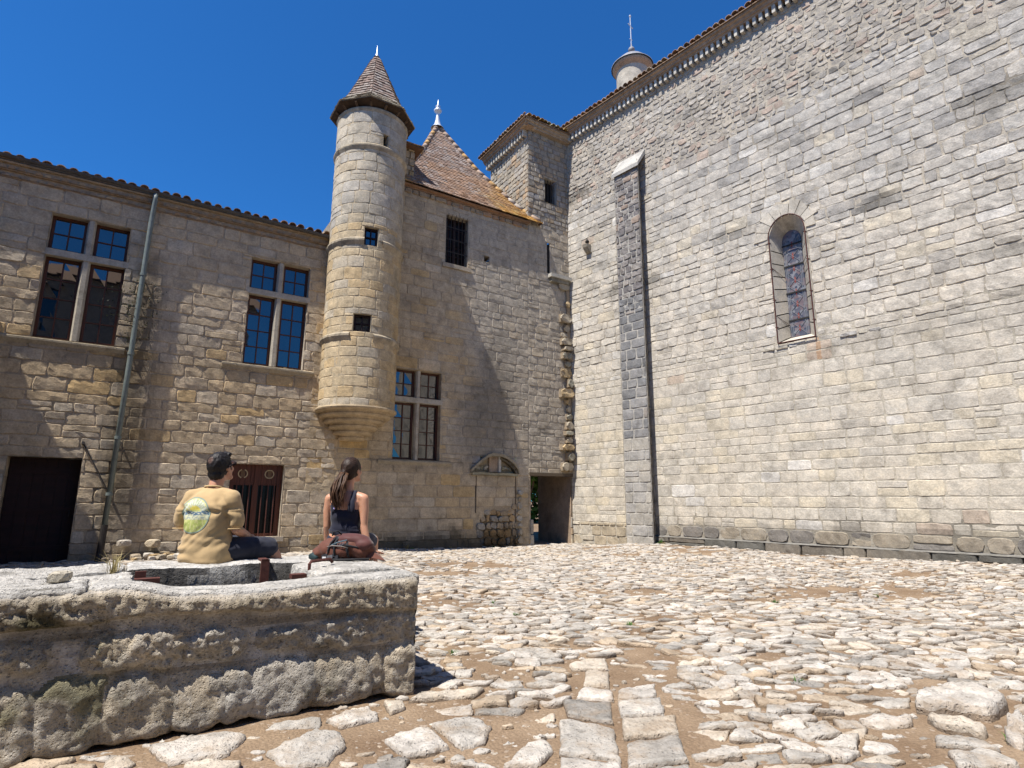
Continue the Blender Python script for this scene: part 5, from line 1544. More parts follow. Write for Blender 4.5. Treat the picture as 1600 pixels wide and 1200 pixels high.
coping('coping_stone', 1.66, LEN, -.99, -.425, .2, lambda s, h: .765 + .01 * math.sin(s * 7 + h * 4), 29, amp=.035, dark_in=lambda q: q.z < .7)
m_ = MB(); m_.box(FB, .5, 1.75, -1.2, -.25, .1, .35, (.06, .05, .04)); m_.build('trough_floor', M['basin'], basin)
loose = MB(); rock(loose, FB(2.0, -.30, .835), .055, random.Random(4), (.47, .42, .33))
tag(rebase(loose.build('loose_stone', M['cobble'], None), FB(2.0, -.30, .80)), 'loose flat stone lying on the left part of the basin rim', 'stone')
# iron straps
def strap(parts, nm='iron_strap'):
    b = MB()
    for q in parts: b.box(FB, *q)
    b.build(nm, M['rust'], basin)
strap([(.775, .835, -1.115, -1.085, .45, .80), (.777, .833, -1.25, -1.085, .785, .80)])
strap([(.62, .72, -.66, -.58, .705, .735), (.66, .68, -.66, -.58, .5, .705)])
strap([(1.58, 1.645, -1.03, -1.0, .5, .77), (1.5, 1.66, -.98, -.90, .70, .73)])
b = MB(); b.tube([FB(.60, -.60, .62), FB(.60, -.60, .80), FB(.585, -.615, .815), FB(.42, -.72, .815), FB(.40, -.73, .79)], .012, 6); b.build('iron_strap', M['rust'], basin)
p = FB(1.78, -1.02, .775)
tuft('dry_grass', p.x, p.y, p.z - .02, 34, .17, .16, M['dry'], 'dry yellow grass tuft sprouting from the basin behind the seated man', 'plant', None, 91, .0028)

# ================================================================== PEOPLE
def sphere_pts(mb_, c, rx, ry, rz, rot=None, n=14):
    o = len(mb_.v); c = Vector(c)
    rings = []
    for j in range(n + 1):
        th = math.pi * j / n; ring = []
        for i in range(n * 2):
            ph = math.pi * i / n
            p = Vector((rx * math.sin(th) * math.cos(ph), ry * math.sin(th) * math.sin(ph), rz * math.cos(th)))
            if rot: p = rot @ p
            ring.append(mb_.vert(c + p))
        rings.append(ring)
    for a, b in zip(rings[:-1], rings[1:]):
        for i in range(n * 2):
            mb_.f.append((a[i], b[i], b[(i + 1) % (2 * n)], a[(i + 1) % (2 * n)])); mb_.c.append((.5, .5, .5))
def capsule(mb_, pts, rad, n=12):
    P_, R_ = [], []
    pts = [Vector(p) for p in pts]
    d0 = (pts[0] - pts[1]).normalized(); d1 = (pts[-1] - pts[-2]).normalized()
    for t in (1., .8, .45): P_.append(pts[0] + d0 * rad[0] * t); R_.append(rad[0] * math.sqrt(max(0.003, 1 - t * t)))
    P_ += pts; R_ += list(rad)
    for t in (.45, .8, 1.): P_.append(pts[-1] + d1 * rad[-1] * t); R_.append(rad[-1] * math.sqrt(max(0.003, 1 - t * t)))
    mb_.tube(P_, R_, n)
def loft(mb_, rings, n=28):
    """closed loft of ellipses (centre, rx, ry) stacked upward, with superellipse shoulders"""
    rr_ = []
    for c, rx, ry in rings:
        c = Vector(c)
        rr_.append([mb_.vert((c.x + rx * math.copysign(abs(math.cos(2 * math.pi * k / n)) ** .85, math.cos(2 * math.pi * k / n)), c.y + ry * math.copysign(abs(math.sin(2 * math.pi * k / n)) ** .9, math.sin(2 * math.pi * k / n)), c.z)) for k in range(n)])
    for a, b in zip(rr_[:-1], rr_[1:]):
        for k in range(n): mb_.f.append((a[k], a[(k + 1) % n], b[(k + 1) % n], b[k])); mb_.c.append((.5, .5, .5))
    mb_.f.append(tuple(reversed(rr_[0]))); mb_.c.append((.5, .5, .5)); mb_.f.append(tuple(rr_[-1])); mb_.c.append((.5, .5, .5))
def organic(name, mb_, mat, parent, voxel=.01, smooth=6, shape=None, colfn=None, group=None):
    """grow ONE continuous skin over overlapping closed shapes"""
    me = bpy.data.meshes.new(name + '_tmp'); me.from_pydata(mb_.v, [], mb_.f); me.update()
    o = bpy.data.objects.new(name + '_tmp', me); COL.objects.link(o)
    r = o.modifiers.new('r', 'REMESH'); r.mode = 'VOXEL'; r.voxel_size = voxel; r.use_smooth_shade = True
    if smooth:
        s = o.modifiers.new('s', 'SMOOTH'); s.factor = .5; s.iterations = smooth
    dg = bpy.context.evaluated_depsgraph_get()
    new = bpy.data.meshes.new_from_object(o.evaluated_get(dg))
    bpy.data.objects.remove(o); bpy.data.meshes.remove(me)
    new.name = name
    if shape:
        nn = [v.normal.copy() for v in new.vertices]
        for v, n in zip(new.vertices, nn): v.co = shape(v.co.copy(), n)
    new.polygons.foreach_set('use_smooth', [True] * len(new.polygons))
    new.materials.clear(); new.materials.append(mat)
    at = new.color_attributes.new("Col", 'FLOAT_COLOR', 'CORNER')
    buf = []
    for pl in new.polygons:
        c = colfn(pl.center) if colfn else (.5, .5, .5)
        buf.extend((c[0], c[1], c[2], 1.) * pl.loop_total)
    at.data.foreach_set('color', buf)
    ob = bpy.data.objects.new(name, new); COL.objects.link(ob)
    if parent: ob.parent = parent
    return ob
def skin_mat(name):
    m, t, b = nt(name)
    at = N(t, 'ShaderNodeAttribute', attribute_name='Col')
    tc = N(t, 'ShaderNodeTexCoord'); n1 = N(t, 'ShaderNodeTexNoise', Scale=14.0, Detail=4.0); t.links.new(tc.outputs['Object'], n1.inputs['Vector'])
    r1 = ramp(t, n1.outputs['Fac'], [(.3, .92), (.7, 1.06)])
    t.links.new(mixn(t, at.outputs['Color'], r1.outputs[0], 1.0, 'MULTIPLY'), b.inputs['Base Color'])
    b.inputs['Roughness'].default_value = .5; b.inputs['Subsurface Weight'].default_value = .12; b.inputs['Subsurface Radius'].default_value = (.02, .008, .004); b.inputs['Subsurface Scale'].default_value = .3
    return m
M['skin'] = skin_mat('skin')
def cloth_mat(name, col, rough=.9):
    m, t, b = nt(name)
    tc = N(t, 'ShaderNodeTexCoord'); n1 = N(t, 'ShaderNodeTexNoise', Scale=9.0, Detail=5.0); t.links.new(tc.outputs['Object'], n1.inputs['Vector'])
    n2 = N(t, 'ShaderNodeTexNoise', Scale=260.0, Detail=2.0); t.links.new(tc.outputs['Object'], n2.inputs['Vector'])
    r1 = ramp(t, n1.outputs['Fac'], [(.3, .88), (.7, 1.1)])
    t.links.new(mixn(t, tuple(col), r1.outputs[0], 1.0, 'MULTIPLY'), b.inputs['Base Color'])
    b.inputs['Roughness'].default_value = rough; b.inputs['Sheen Weight'].default_value = .15; b.inputs['Specular IOR Level'].default_value = .15
    bp = N(t, 'ShaderNodeBump', Strength=.12, Distance=.002); t.links.new(n2.outputs['Fac'], bp.inputs['Height']); t.links.new(bp.outputs[0], b.inputs['Normal'])
    return m
M['shirt'] = cloth_mat('mustard_cotton', (.42, .295, .15)); M['shorts'] = cloth_mat('navy_cotton', (.022, .024, .036)); M['tank'] = cloth_mat('black_jersey', (.014, .015, .028), .75)
M['hair'] = plain_mat('dark_hair', rough=.55, var=.3, scale=40, bump=.25, attr=True, spec=.25, stretch=(1, 1, .08))
M['pack'] = cloth_mat('brown_nylon', (.115, .042, .026), .6); M['pack_d'] = cloth_mat('maroon_nylon', (.085, .03, .026), .6); M['black'] = cloth_mat('black_webbing', (.012, .012, .014), .6)
M['shoe'] = plain_mat('shoe_leather', (.05, .04, .035), rough=.6, var=.3, scale=20, bump=.1)

def hand(mb_, wrist, d, palm_n, side, L_=.18, curl=.35):
    """palm and five bent fingers; d points along the hand, palm_n out of the palm, side = +1 thumb on d x palm_n"""
    d = Vector(d).normalized(); pn = Vector(palm_n); pn = (pn - d * pn.dot(d)).normalized(); x = d.cross(pn) * side
    w = Vector(wrist)
    for k in (-.028, -.01, .01, .028): capsule(mb_, [w + x * k * .7 + d * .01, w + x * k + d * L_ * .48], [.013, .0125], 8)
    for k, ln in ((-.033, .36), (-.011, .43), (.011, .46), (.033, .42)):
        b0 = w + x * k + d * L_ * .48; ln *= L_
        p1 = b0 + (d * math.cos(curl * .5) + pn * math.sin(curl * .5)) * ln * .45
        p2 = p1 + (d * math.cos(curl * 1.3) + pn * math.sin(curl * 1.3)) * ln * .32
        p3 = p2 + (d * math.cos(curl * 1.9) + pn * math.sin(curl * 1.9)) * ln * .23
        capsule(mb_, [b0, p1, p2, p3], [.0095, .009, .0083, .0072], 8)
    t0 = w + x * .022 + d * .025; t1 = t0 + (x * .75 + d * .6 + pn * .25).normalized() * .04; t2 = t1 + (x * .35 + d * .9 + pn * .2).normalized() * .03
    capsule(mb_, [t0, t1, t2], [.0125, .0105, .0085], 8)
def head_shapes(mb_, c, rot, k=1.0):
    Q = lambda x, y, z: Vector(c) + rot @ (Vector((x, y, z)) * k)
    sphere_pts(mb_, Q(0, -.012, .025), .074 * k, .093 * k, .092 * k, rot)
    sphere_pts(mb_, Q(0, .022, -.035), .056 * k, .066 * k, .075 * k, rot)
    capsule(mb_, [Q(-.03, .045, -.088), Q(.03, .045, -.088)], [.022 * k, .022 * k]); sphere_pts(mb_, Q(0, .066, -.095), .02 * k, .018 * k, .018 * k, rot)
    capsule(mb_, [Q(0, .083, .018), Q(0, .108, -.028)], [.009 * k, .014 * k]); sphere_pts(mb_, Q(0, .10, -.03), .017 * k, .013 * k, .010 * k, rot)
    capsule(mb_, [Q(-.02, .083, -.058), Q(0, .088, -.058), Q(.02, .083, -.058)], [.006 * k, .009 * k, .006 * k]); capsule(mb_, [Q(-.045, .073, .025), Q(.045, .073, .025)], [.014 * k, .014 * k])
    for s in (-1, 1):
        sphere_pts(mb_, Q(s * .078, -.008, -.012), .008 * k, .019 * k, .032 * k, rot); sphere_pts(mb_, Q(s * .04, .06, -.025), .02 * k, .02 * k, .02 * k, rot)
    return Q

# ---------------- man
MP = FB(1.17, -1.47, .765)
MROT = Matrix.Translation(MP) @ Matrix.Rotation(R(-36), 4, 'Z')
man = thing('person', 'seated person in a mustard printed t-shirt and dark shorts looking up to the right', 'person', MP)
man.rotation_euler = (0, 0, R(-5))
hm = Vector((.015, .045, .74)); hrot = Matrix.Rotation(R(-10), 3, 'Z') @ Matrix.Rotation(R(17), 3, 'X')
LR = Matrix.Rotation(R(-36), 3, 'Z')
legs = lambda pts: [LR @ Vector(p) for p in pts]
b = MB()
loft(b, [((0, .0, .02), .15, .10), ((0, .0, .10), .165, .12), ((0, -.02, .22), .15, .11), ((0, -.035, .36), .165, .115), ((0, -.03, .46), .17, .11), ((0, -.01, .53), .13, .085), ((0, .005, .57), .07, .06)])
capsule(b, [(0, .005, .54), (.006, .03, .66), (.01, .045, .73)], [.062, .056, .058])
Q = head_shapes(b, hm, hrot, 1.05)
for s in (-1, 1):
    capsule(b, [(s * .10, -.005, .52), (s * .185, -.015, .505)], [.06, .058])
    capsule(b, legs([(s * .09, .04, .085), (s * .12, .28, .10), (s * .13, .47, .095)]), [.088, .078, .06])
    capsule(b, legs([(s * .13, .47, .095), (s * .125, .52, -.1), (s * .12, .50, -.33)]), [.055, .055, .036])
    capsule(b, legs([(s * .12, .49, -.36), (s * .13, .60, -.39)]), [.04, .034])
# right arm
capsule(b, [(.19, -.015, .50), (.225, -.02, .38), (.245, .0, .255)], [.055, .047, .040]); capsule(b, [(.245, .0, .255), (.235, .12, .215), (.20, .25, .195)], [.041, .038, .027])
hand(b, (.20, .26, .192), (-.35, .9, -.1), (0, -.1, -1), -1, .18, .4)
capsule(b, [(-.19, -.015, .50), (-.245, .0, .38), (-.265, .04, .27)], [.055, .047, .040]); capsule(b, [(-.265, .04, .27), (-.22, .16, .22), (-.14, .26, .195)], [.041, .038, .027])
hand(b, (-.135, .265, .192), (.6, .75, -.1), (0, -.1, -1), 1, .18, .4)
SK = (.46, .24, .15)
def man_col(p):
    q = hrot.inverted() @ (p - hm)
    if q.length < .14 and q.y < .03 and q.z > .0: return (.03, .02, .018)
    return SK
organic('body', b, M['skin'], man, .0075, 5, lambda p, n: Vector((p.x * (1 - .11 * sstep(.66, .58, p.z) * sstep(.02, .16, p.z)), p.y, p.z)) - n * .006 * sstep(.24, .28, p.z) * sstep(.57, .53, p.z) * sstep(.0, .03, .262 - abs(p.x)), man_col)
# hair with a thinning crown
hb = MB()
sphere_pts(hb, Q(0, -.016, .030), .081 * 1.05, .099 * 1.05, .099 * 1.05, hrot)
sphere_pts(hb, Q(0, -.062, -.035), .066, .05, .06, hrot)
for s in (-1, 1): capsule(hb, [Q(s * .074, .012, .03), Q(s * .076, .016, -.015)], [.013, .009])
capsule(hb, [Q(-.045, .052, .092), Q(.0, .062, .098), Q(.045, .052, .092)], [.018, .02, .018])
def hair_shape(p, n):
    q = (hrot.inverted() @ (p - hm)) / 1.05
    if q.y > .045 and q.z < .075: p = p - n * .03
    if q.z < -.075: p = p + Vector((0, 0, .012))
    return p + n * (.004 * noise.noise(p * 55) + .003 * noise.noise(Vector((p.x * 140, p.y * 140, p.z * 30))))
def hair_col(p):
    q = (hrot.inverted() @ (p - hm)) / 1.05
    bald = sstep(.030, .012, math.hypot(q.x + .004, q.z - .082)) * (q.y < -.02)
    return mixc((.012, .010, .010), (.15, .085, .06), .6 * bald)
organic('hair', hb, M['hair'], man, .006, 3, hair_shape, hair_col)
# sunglasses
gb = MB()
for s in (-1, 1):
    sphere_pts(gb, Q(s * .036, .094, .012), .03, .012, .022, hrot, 8); gb.tube([Q(s * .066, .088, .02), Q(s * .084, .04, .022), Q(s * .087, -.02, .012)], .005, 6)
gb.tube([Q(-.012, .1, .016), Q(.012, .1, .016)], .005, 6)
gb.c = [(.02, .012, .014)] * len(gb.c); gb.build('sunglasses', M['attr'], None).parent = man
# t-shirt
sb = MB()
loft(sb, [((0, .01, -.0), .232, .165), ((0, .01, .05), .238, .175), ((0, .0, .12), .226, .165), ((0, -.015, .22), .202, .148), ((0, -.032, .34), .20, .142), ((0, -.034, .44), .20, .13), ((0, -.02, .505), .178, .105), ((0, -.004, .55), .115, .078), ((0, .006, .575), .078, .066)])
for s in (-1, 1):
    capsule(sb, [(s * .09, -.012, .515), (s * .185, -.02, .495)], [.068, .072])
    capsule(sb, [(s * .185, -.02, .49), (s * .225 if s > 0 else s * .243, -.015, .40), (s * .237 if s > 0 else s * .262, -.005, .315)], [.073, .072, .07])
capsule(sb, [(.09, .07, .06), (.15, .11, .07)], [.10, .09])
def shirt_shape(p, n):
    q = p.copy(); p = Vector((p.x * .90, p.y * .95, p.z))
    k = .0
    if q.z < .24:                                            # cloth bunched above the seat
        w = sstep(.26, .10, q.z); k += w * (.004 + .006 * noise.noise(q * 6)) * math.sin(q.z * 78 + 5 * noise.noise(Vector((q.x * 7, q.y * 7, 1))) + q.x * 9)
    dg = q.x * .75 + q.z * .66                               # folds running up to the right armpit
    k += .010 * sstep(.42, .2, q.z) * sstep(.05, .15, q.z) * noise.noise(Vector((dg * 3, (q.x * .66 - q.z * .75) * 26, 4.)))
    for sd_ in (1, -1):                                      # soft creases fanning in from the armpits
        fx_, fz_ = q.x * sd_ - .17, q.z - .40
        r = math.hypot(fx_, fz_); a_ = math.atan2(fz_, -fx_)
        k += .009 * sstep(.20, .06, r) * sstep(.0, .05, r) * math.sin(a_ * 4.2 + 2.2 * noise.noise(q * 8 + Vector((sd_, 0, 0)))) * (q.y < .02)
    k += .008 * noise.noise(Vector((q.x * 3 + q.z * 3, q.y * 4, q.z * 8 - q.x * 6))) + .0022 * noise.noise(Vector((q.x * 16, q.y * 16, q.z * 30)))
    return p + n * k
shirt = organic('t_shirt', sb, M['shirt'], man, .009, 5, shirt_shape)
cl = MB(); cl.tube([Vector((.0 + .074 * math.cos(2 * math.pi * k / 24), .008 + .064 * math.sin(2 * math.pi * k / 24), .578 - .012 * math.sin(2 * math.pi * k / 24))) for k in range(25)], .009, 6); o = cl.build('collar', M['shirt'], None, True); o.parent = shirt
for s, c in ((1, (.214, -.004, .248)), (-1, (-.237, -.004, .248))):
    cu = MB(); ang = .08 * s
    cu.tube([Vector((c[0] + .060 * math.cos(2 * math.pi * k / 20), c[1] + .066 * math.sin(2 * math.pi * k / 20), c[2] + .012)) for k in range(21)], .004, 6); o = cu.build('cuff', M['shirt'], None, True); o.parent = shirt
# round print on the back, laid on the cloth
bvh = BVHTree.FromPolygons([v.co for v in shirt.data.vertices], [tuple(p.vertices) for p in shirt.data.polygons])
def on_back(x, z, lift=.003):
    h = bvh.ray_cast(Vector((x, -.6, z)), Vector((0, 1, 0)))
    return (h[0] + Vector((0, -lift, 0))) if h[0] else Vector((x, -.15, z))
pc = (-.055, .365); pr = .138
def print_col(x, z):
    r = math.hypot(x, z)
    BL, WH, YE, GR, PA = (.10, .15, .19), (.50, .50, .40), (.60, .50, .10), (.36, .40, .12), (.46, .46, .30)
    if r > .93: return (.22, .27, .22)
    if .02 < z + .05 * math.sin(x * 7) < .20: return BL if noise.noise(Vector((x * 9, z * 16, 2))) > -.25 else WH
    if z >= .2:
        if math.hypot(x - .1, z - .16) < .34: return YE if z > .28 else (.40, .42, .16)
        a = math.atan2(z - .15, x - .08)
        if .55 < r < .88: return WH if math.sin(a * 24 + 2 * noise.noise(Vector((x * 4, z * 4, 0)))) > -.15 else (.36, .40, .26)
        return (.52, .48, .2) if math.sin(a * 14) > 0 else PA
    if z > -.25: return mixc(PA, (.24, .28, .27), .8 * (noise.noise(Vector((x * 8, z * 12, 5))) > .12))
    return mixc(GR, (.5, .48, .22), .7 * (noise.noise(Vector((x * 10, z * 5, 8))) > .1))
pm = MB(); nr, na = 30, 90
ctr = pm.vert(on_back(*pc)); prev = None
for i in range(1, nr + 1):
    ring = [pm.vert(on_back(pc[0] + pr * i / nr * math.cos(2 * math.pi * k / na), pc[1] + pr * i / nr * math.sin(2 * math.pi * k / na))) for k in range(na)]
    for k in range(na):
        a = 2 * math.pi * (k + .5) / na; r = (i - .5) / nr
        c = print_col(r * math.cos(a), r * math.sin(a))
        if prev: pm.face((prev[k], ring[k], ring[(k + 1) % na], prev[(k + 1) % na]), c)
        else: pm.face((ctr, ring[k], ring[(k + 1) % na]), c)
    prev = ring
M['print'] = plain_mat('faded_print', rough=.9, var=.2, scale=60, bump=.05, attr=True, spec=.1)
o = pm.build('back_print', M['print'], None, True); o.parent = shirt
# shorts
sh_ = MB()
loft(sh_, [((0, .02, .0), .165, .13), ((0, .02, .08), .175, .14), ((0, .0, .15), .165, .125)])
for s in (-1, 1): capsule(sh_, legs([(s * .09, .04, .088), (s * .12, .25, .10), (s * .128, .43, .098)]), [.10, .094, .082])
organic('shorts', sh_, M['shorts'], man, .011, 4, lambda p, n: p + n * (.006 * noise.noise(p * 14) + .004 * noise.noise(p * 30)))
for s in (-1, 1):
    so = MB(); capsule(so, legs([(s * .12, .475, -.385), (s * .13, .62, -.40)]), [.047, .042]); capsule(so, legs([(s * .12, .49, -.35), (s * .12, .495, -.33)]), [.045, .043]); organic('shoe', so, M['shoe'], man, .012, 3)

# ---------------- woman
WP = FB(.10, -1.42, .775)
woman = thing('person', 'seated person in a black racerback top with a long brown ponytail', 'person', WP)
woman.rotation_euler = (0, 0, R(-4))
hw_ = Vector((.02, .035, .735)); wrot = Matrix.Rotation(R(-20), 3, 'Z') @ Matrix.Rotation(R(10), 3, 'X')
b = MB()
loft(b, [((0, .0, .02), .15, .11), ((0, .0, .09), .165, .12), ((0, -.0, .18), .138, .10), ((0, -.01, .27), .115, .082), ((0, -.015, .38), .128, .085), ((0, -.012, .46), .135, .08), ((0, -.005, .515), .105, .062), ((0, .004, .55), .055, .05)])
capsule(b, [(0, .004, .53), (.004, .018, .62), (.008, .03, .70)], [.05, .045, .048])
QW = head_shapes(b, hw_, wrot, .97)
for s in (-1, 1):
    capsule(b, [(s * .08, -.005, .508), (s * .15, -.01, .488)], [.045, .045]); capsule(b, [(s * .045, -.062, .40), (s * .075, -.055, .45)], [.04, .035])
    capsule(b, [(s * .085, .04, .09), (s * .105, .28, .10), (s * .11, .46, .095)], [.088, .076, .056]); capsule(b, [(s * .11, .46, .095), (s * .105, .50, -.1), (s * .10, .48, -.31)], [.052, .05, .033]); capsule(b, [(s * .10, .48, -.34), (s * .105, .58, -.365)], [.035, .03])
# right arm straight down to the rim, left arm likewise but closer
capsule(b, [(.155, -.01, .485), (.168, -.018, .37), (.172, -.025, .25)], [.045, .040, .034]); capsule(b, [(.172, -.025, .25), (.205, -.035, .14), (.245, -.04, .045)], [.035, .032, .022])
hand(b, (.248, -.04, .035), (.45, .8, -.12), (0, 0, -1), 1, .165, .16)
capsule(b, [(-.155, -.01, .485), (-.17, -.005, .37), (-.168, .0, .25)], [.044, .038, .032]); capsule(b, [(-.168, .0, .25), (-.175, .04, .14), (-.185, .08, .045)], [.033, .03, .022])
hand(b, (-.186, .085, .035), (-.3, .9, -.12), (0, 0, -1), -1, .165, .16)
organic('body', b, M['skin'], woman, .0075, 5, None, lambda p: (.50, .255, .155))
tb = MB()
loft(tb, [((0, .0, .06), .155, .118), ((0, -.0, .16), .146, .109), ((0, -.008, .27), .125, .094), ((0, -.015, .345), .132, .096), ((0, -.012, .385), .132, .092), ((0, -.008, .40), .118, .08)])
def tank_shape(p, n):
    k = .007 * noise.noise(Vector((p.x * 6, p.y * 6, p.z * 26))) + .005 * noise.noise(p * 20) + (.006 * math.sin(p.z * 80 + p.x * 30) if p.z < .22 else 0)
    return p + n * k
tank = organic('tank_top', tb, M['tank'], woman, .009, 3, tank_shape)
for s in (-1, 1):
    sp_ = MB(); pts = [(s * .075, -.098, .375), (s * .078, -.104, .42), (s * .078, -.085, .475), (s * .076, -.03, .553), (s * .078, .03, .535), (s * .08, .07, .44), (s * .08, .085, .38)]
    for k in range(len(pts) - 1):
        a, c = Vector(pts[k]), Vector(pts[k + 1])
    i_ = []
    for k, p in enumerate(pts):
        p = Vector(p); w = Vector((.019 if k > 1 else .03, 0, 0)); nrm = Vector((0, -1, 0)) if k < 2 else Vector((0, -.6, .8)) if k == 2 else Vector((0, 0, 1)) if k == 3 else Vector((0, 1, .2)); nrm = nrm.normalized() * .006
        i_.append([sp_.vert(p - w + nrm), sp_.vert(p + w + nrm), sp_.vert(p + w - nrm), sp_.vert(p - w - nrm)])
    for r0, r1 in zip(i_[:-1], i_[1:]):
        for q in range(4): sp_.face((r0[q], r0[(q + 1) % 4], r1[(q + 1) % 4], r1[q]))
    o = sp_.build('strap', M['tank'], None, True); o.parent = tank
lg = MB(); sphere_pts(lg, (-.072, -.112, .40), .008, .004, .008, None, 6); lg.c = [(.35, .3, .55)] * len(lg.c); o = lg.build('emblem', M['attr'], None); o.parent = tank
wb = MB(); loft(wb, [((0, .02, .0), .165, .125), ((0, .02, .07), .178, .135), ((0, .0, .12), .16, .12)])
for s in (-1, 1): capsule(wb, [(s * .085, .04, .09), (s * .105, .25, .10), (s * .108, .38, .098)], [.098, .088, .074])
organic('shorts', wb, M['shorts'], woman, .011, 4)
for s in (-1, 1):
    so = MB(); capsule(so, [(s * .10, .46, -.36), (s * .105, .60, -.375)], [.042, .038]); organic('shoe', so, M['shoe'], woman, .012, 3)
# hair: cap, tie and ponytail
hb = MB()
sphere_pts(hb, QW(0, -.016, .028), .081, .101, .098, wrot); sphere_pts(hb, QW(0, -.055, -.02), .066, .055, .06, wrot)
tie = QW(-.0, -.118, -.002)
capsule(hb, [QW(0, -.08, .02), tie], [.05, .028])
def whair(p, n):
    q = (wrot.inverted() @ (p - hw_)) / .97
    if q.y > .05 and q.z < .07: p = p - n * .03
    a = math.atan2(q.x, q.z - .02)
    return p + n * (.0022 * math.sin(a * 34) + .0025 * noise.noise(p * 40))
WH_C = (.034, .017, .010)
def whair_col(p): return mul(WH_C, .8 + .5 * noise.noise(Vector((p.x * 90, p.y * 90, p.z * 8))))
hair_w = organic('hair', hb, M['hair'], woman, .006, 3, whair, whair_col)
pt = MB(); rh = random.Random(6)
end = Vector((-.01, -.15, .40))
for k in range(64):
    a = rh.uniform(0, 6.283); r = math.sqrt(rh.random())
    o1 = Vector((math.cos(a), math.sin(a), 0)) * r
    L_ = rh.uniform(.75, 1.04)
    P_ = []
    for q in range(9):
        t = q / 8 * L_
        wid = .027 + .042 * math.sin(min(1, t * 1.15) * math.pi * .75) - .012 * t
        base = tie.lerp(end, t) + Vector((-.028 * math.sin(t * 2.6), -.030 * math.sin(t * 3.0), 0))
        wave = Vector((.007 * math.sin(t * 15 + a * 3), .005 * math.cos(t * 12 + a * 2), 0))
        P_.append(base + Vector((o1.x * wid * 1.1, o1.y * wid * .7, 0)) + wave)
    pt.tube(P_, [.009 * (1 - .08 * q) if q < 8 else .0015 for q in range(9)], 5, mul(mixc((.040, .019, .010), (.12, .058, .026), rh.random() ** 2), rh.uniform(.8, 1.2)))
o = pt.build('ponytail', M['hair'], None, True); o.parent = hair_w
tt = MB(); tt.tube([tie + Vector((.026 * math.cos(t), .0, .026 * math.sin(t))) + Vector((0, -.0, 0)) for t in [2 * math.pi * k / 14 for k in range(15)]], .008, 6, (.02, .015, .015)); o = tt.build('hair_tie', M['attr'], None, True); o.parent = hair_w

# ---------------- backpack lying on the rim
BP = FB(.22, -1.03, .775)
pack = thing('backpack', 'brown hiking backpack lying on the stone rim behind the seated woman', 'backpack', BP)
pack.rotation_euler = (0, 0, R(-6))
b = MB()
for (c, rx, ry, rz) in (((.02, .0, .095), .19, .115, .095), ((-.10, -.005, .085), .12, .11, .088), ((.13, .0, .085), .12, .10, .08), ((-.19, -.01, .055), .075, .09, .055), ((.0, .02, .12), .15, .09, .085)): sphere_pts(b, c, rx, ry, rz)
def pack_shape(p, n):
    k = .010 * noise.noise(p * 9) + .006 * noise.noise(p * 22)
    k += .011 * math.sin((p.x * .8 + p.z * .6) * 60 + 3 * noise.noise(p * 7)) * sstep(-.15, .1, p.x) * sstep(.15, .05, p.z)
    q = p + n * k
    q.z = max(q.z, .002); return q
body = organic('bag_body', b, M['pack'], pack, .01, 3, pack_shape)
b = MB(); sphere_pts(b, (.06, -.01, .155), .155, .085, .055); sphere_pts(b, (.17, -.03, .12), .085, .07, .05)
organic('lid', b, M['pack_d'], pack, .01, 4, lambda p, n: p + n * .006 * noise.noise(p * 16))
b = MB(); sphere_pts(b, (-.02, -.095, .075), .10, .035, .055); sphere_pts(b, (-.06, -.09, .06), .07, .035, .045)
organic('front_pocket', b, M['pack'], pack, .009, 3, lambda p, n: p + n * .007 * noise.noise(p * 20))
for pts in ([(-.09, -.10, .02), (-.085, -.125, .08), (-.07, -.11, .14), (-.05, -.05, .185)], [(.075, -.10, .03), (.065, -.118, .09), (.06, -.10, .15)], [(-.02, -.12, .02), (-.03, -.14, .07), (-.035, -.125, .13), (-.03, -.07, .18)], [(-.13, -.09, .10), (-.05, -.125, .115), (.06, -.115, .12), (.15, -.09, .10)]):
    s_ = MB(); s_.tube([Vector(p) for p in pts], .009, 5); o = s_.build('webbing_strap', M['black'], None, True); o.parent = pack
bk = MB(); rb_ = random.Random(3)
IDF = Frame(Vector((0, 0, 0)), Vector((1, 0, 0)), Vector((0, 1, 0)))
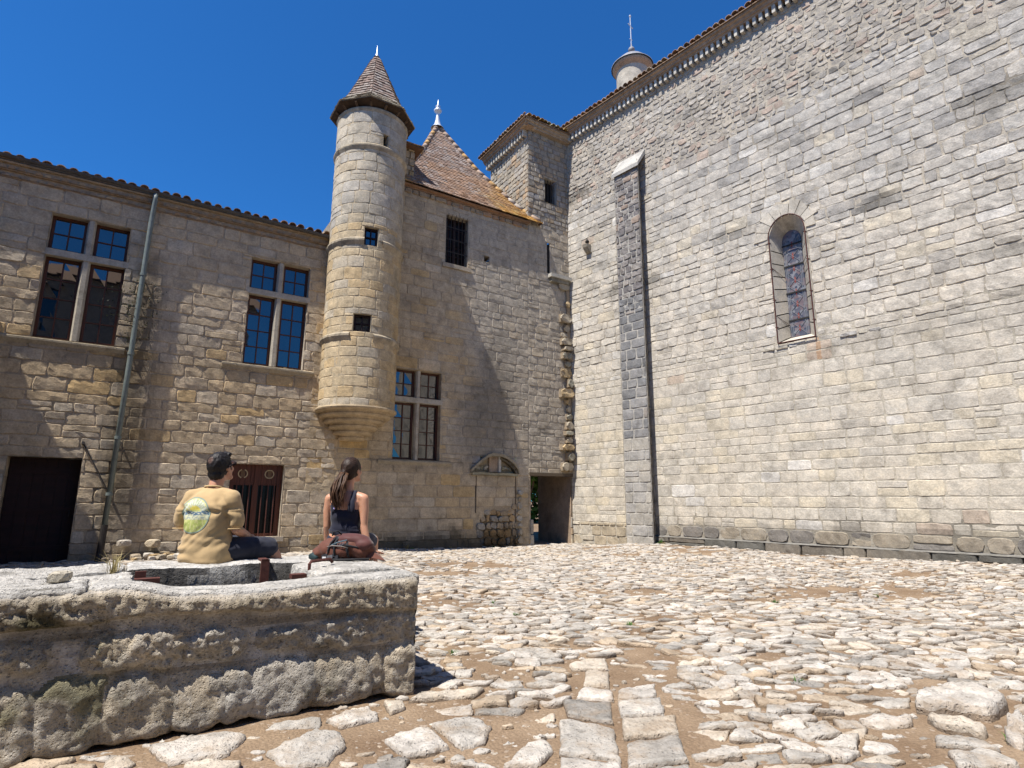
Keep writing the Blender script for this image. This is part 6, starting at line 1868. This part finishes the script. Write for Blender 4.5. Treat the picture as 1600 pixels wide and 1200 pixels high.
for k in range(6):
    x, z = -.12 + .022 * k, .03 + .018 * rb_.random()
    bk.box(IDF, x - .012, x + .012, -.135, -.10, z - .012, z + .012, pal(rb_, ((.03, .03, .035), 3), ((.12, .12, .13), 1)))
o = bk.build('buckle', M['attr'], None); o.parent = pack
b = MB(); capsule(b, [(-.22, -.05, .035), (-.24, -.07, .03), (-.20, -.085, .02)], [.035, .034, .025]); organic('side_pouch', b, cloth_mat('dark_teal_nylon', (.012, .03, .033), .6), pack, .01, 2)
b = MB(); b.tube([Vector((-.10, -.12, .012)), Vector((0, -.135, .01)), Vector((.12, -.12, .012)), Vector((.24, -.08, .014))], .010, 6); o = b.build('webbing_strap', M['black'], None, True); o.parent = pack
mesh_ = MB()
for k in range(5): mesh_.tube([Vector((-.05 + .018 * k, -.127, .115)), Vector((-.035 + .02 * k, -.122, .14))], .004, 4, (.10, .15, .18))
mesh_.tube([Vector((-.06, -.125, .12)), Vector((.0, -.13, .145)), Vector((.06, -.11, .16))], .006, 5, (.09, .13, .15)); o = mesh_.build('cord', M['attr'], None); o.parent = pack
lp = MB(); lp.tube([Vector((-.02, -.03, .20)), Vector((-.04, -.05, .225)), Vector((-.075, -.055, .222)), Vector((-.09, -.045, .19))], .007, 6); o = lp.build('haul_loop', M['black'], None, True); o.parent = pack
zp = MB(); zp.tube([Vector((-.11, -.105, .105)), Vector((-.05, -.135, .118)), Vector((.02, -.135, .115)), Vector((.075, -.115, .10))], .0035, 5, (.25, .2, .17)); o = zp.build('zip', M['attr'], None, True); o.parent = pack
sv = MB(); sv.box(Frame(Vector((0, 0, 0)), Vector((1, 0, 0)), Vector((0, 1, 0))), -.12, -.09, -.146, -.14, .02, .034, (.6, .6, .6)); o = sv.build('label_tab', M['attr'], None); o.parent = pack
fl = MB()
A_, B_, C_ = Vector((.20, -.02, .10)), Vector((.255, .06, .06)), Vector((.36, -.05, .004))
for a, c, d_ in ((A_, B_, C_), (Vector((.18, -.05, .03)), A_, C_)): fl.poly([a, d_, c]); fl.poly([a + Vector((0, .006, -.006)), c + Vector((0, .006, -.006)), d_ + Vector((0, .006, -.004))])
o = fl.build('hip_flap', M['pack'], None); o.parent = pack
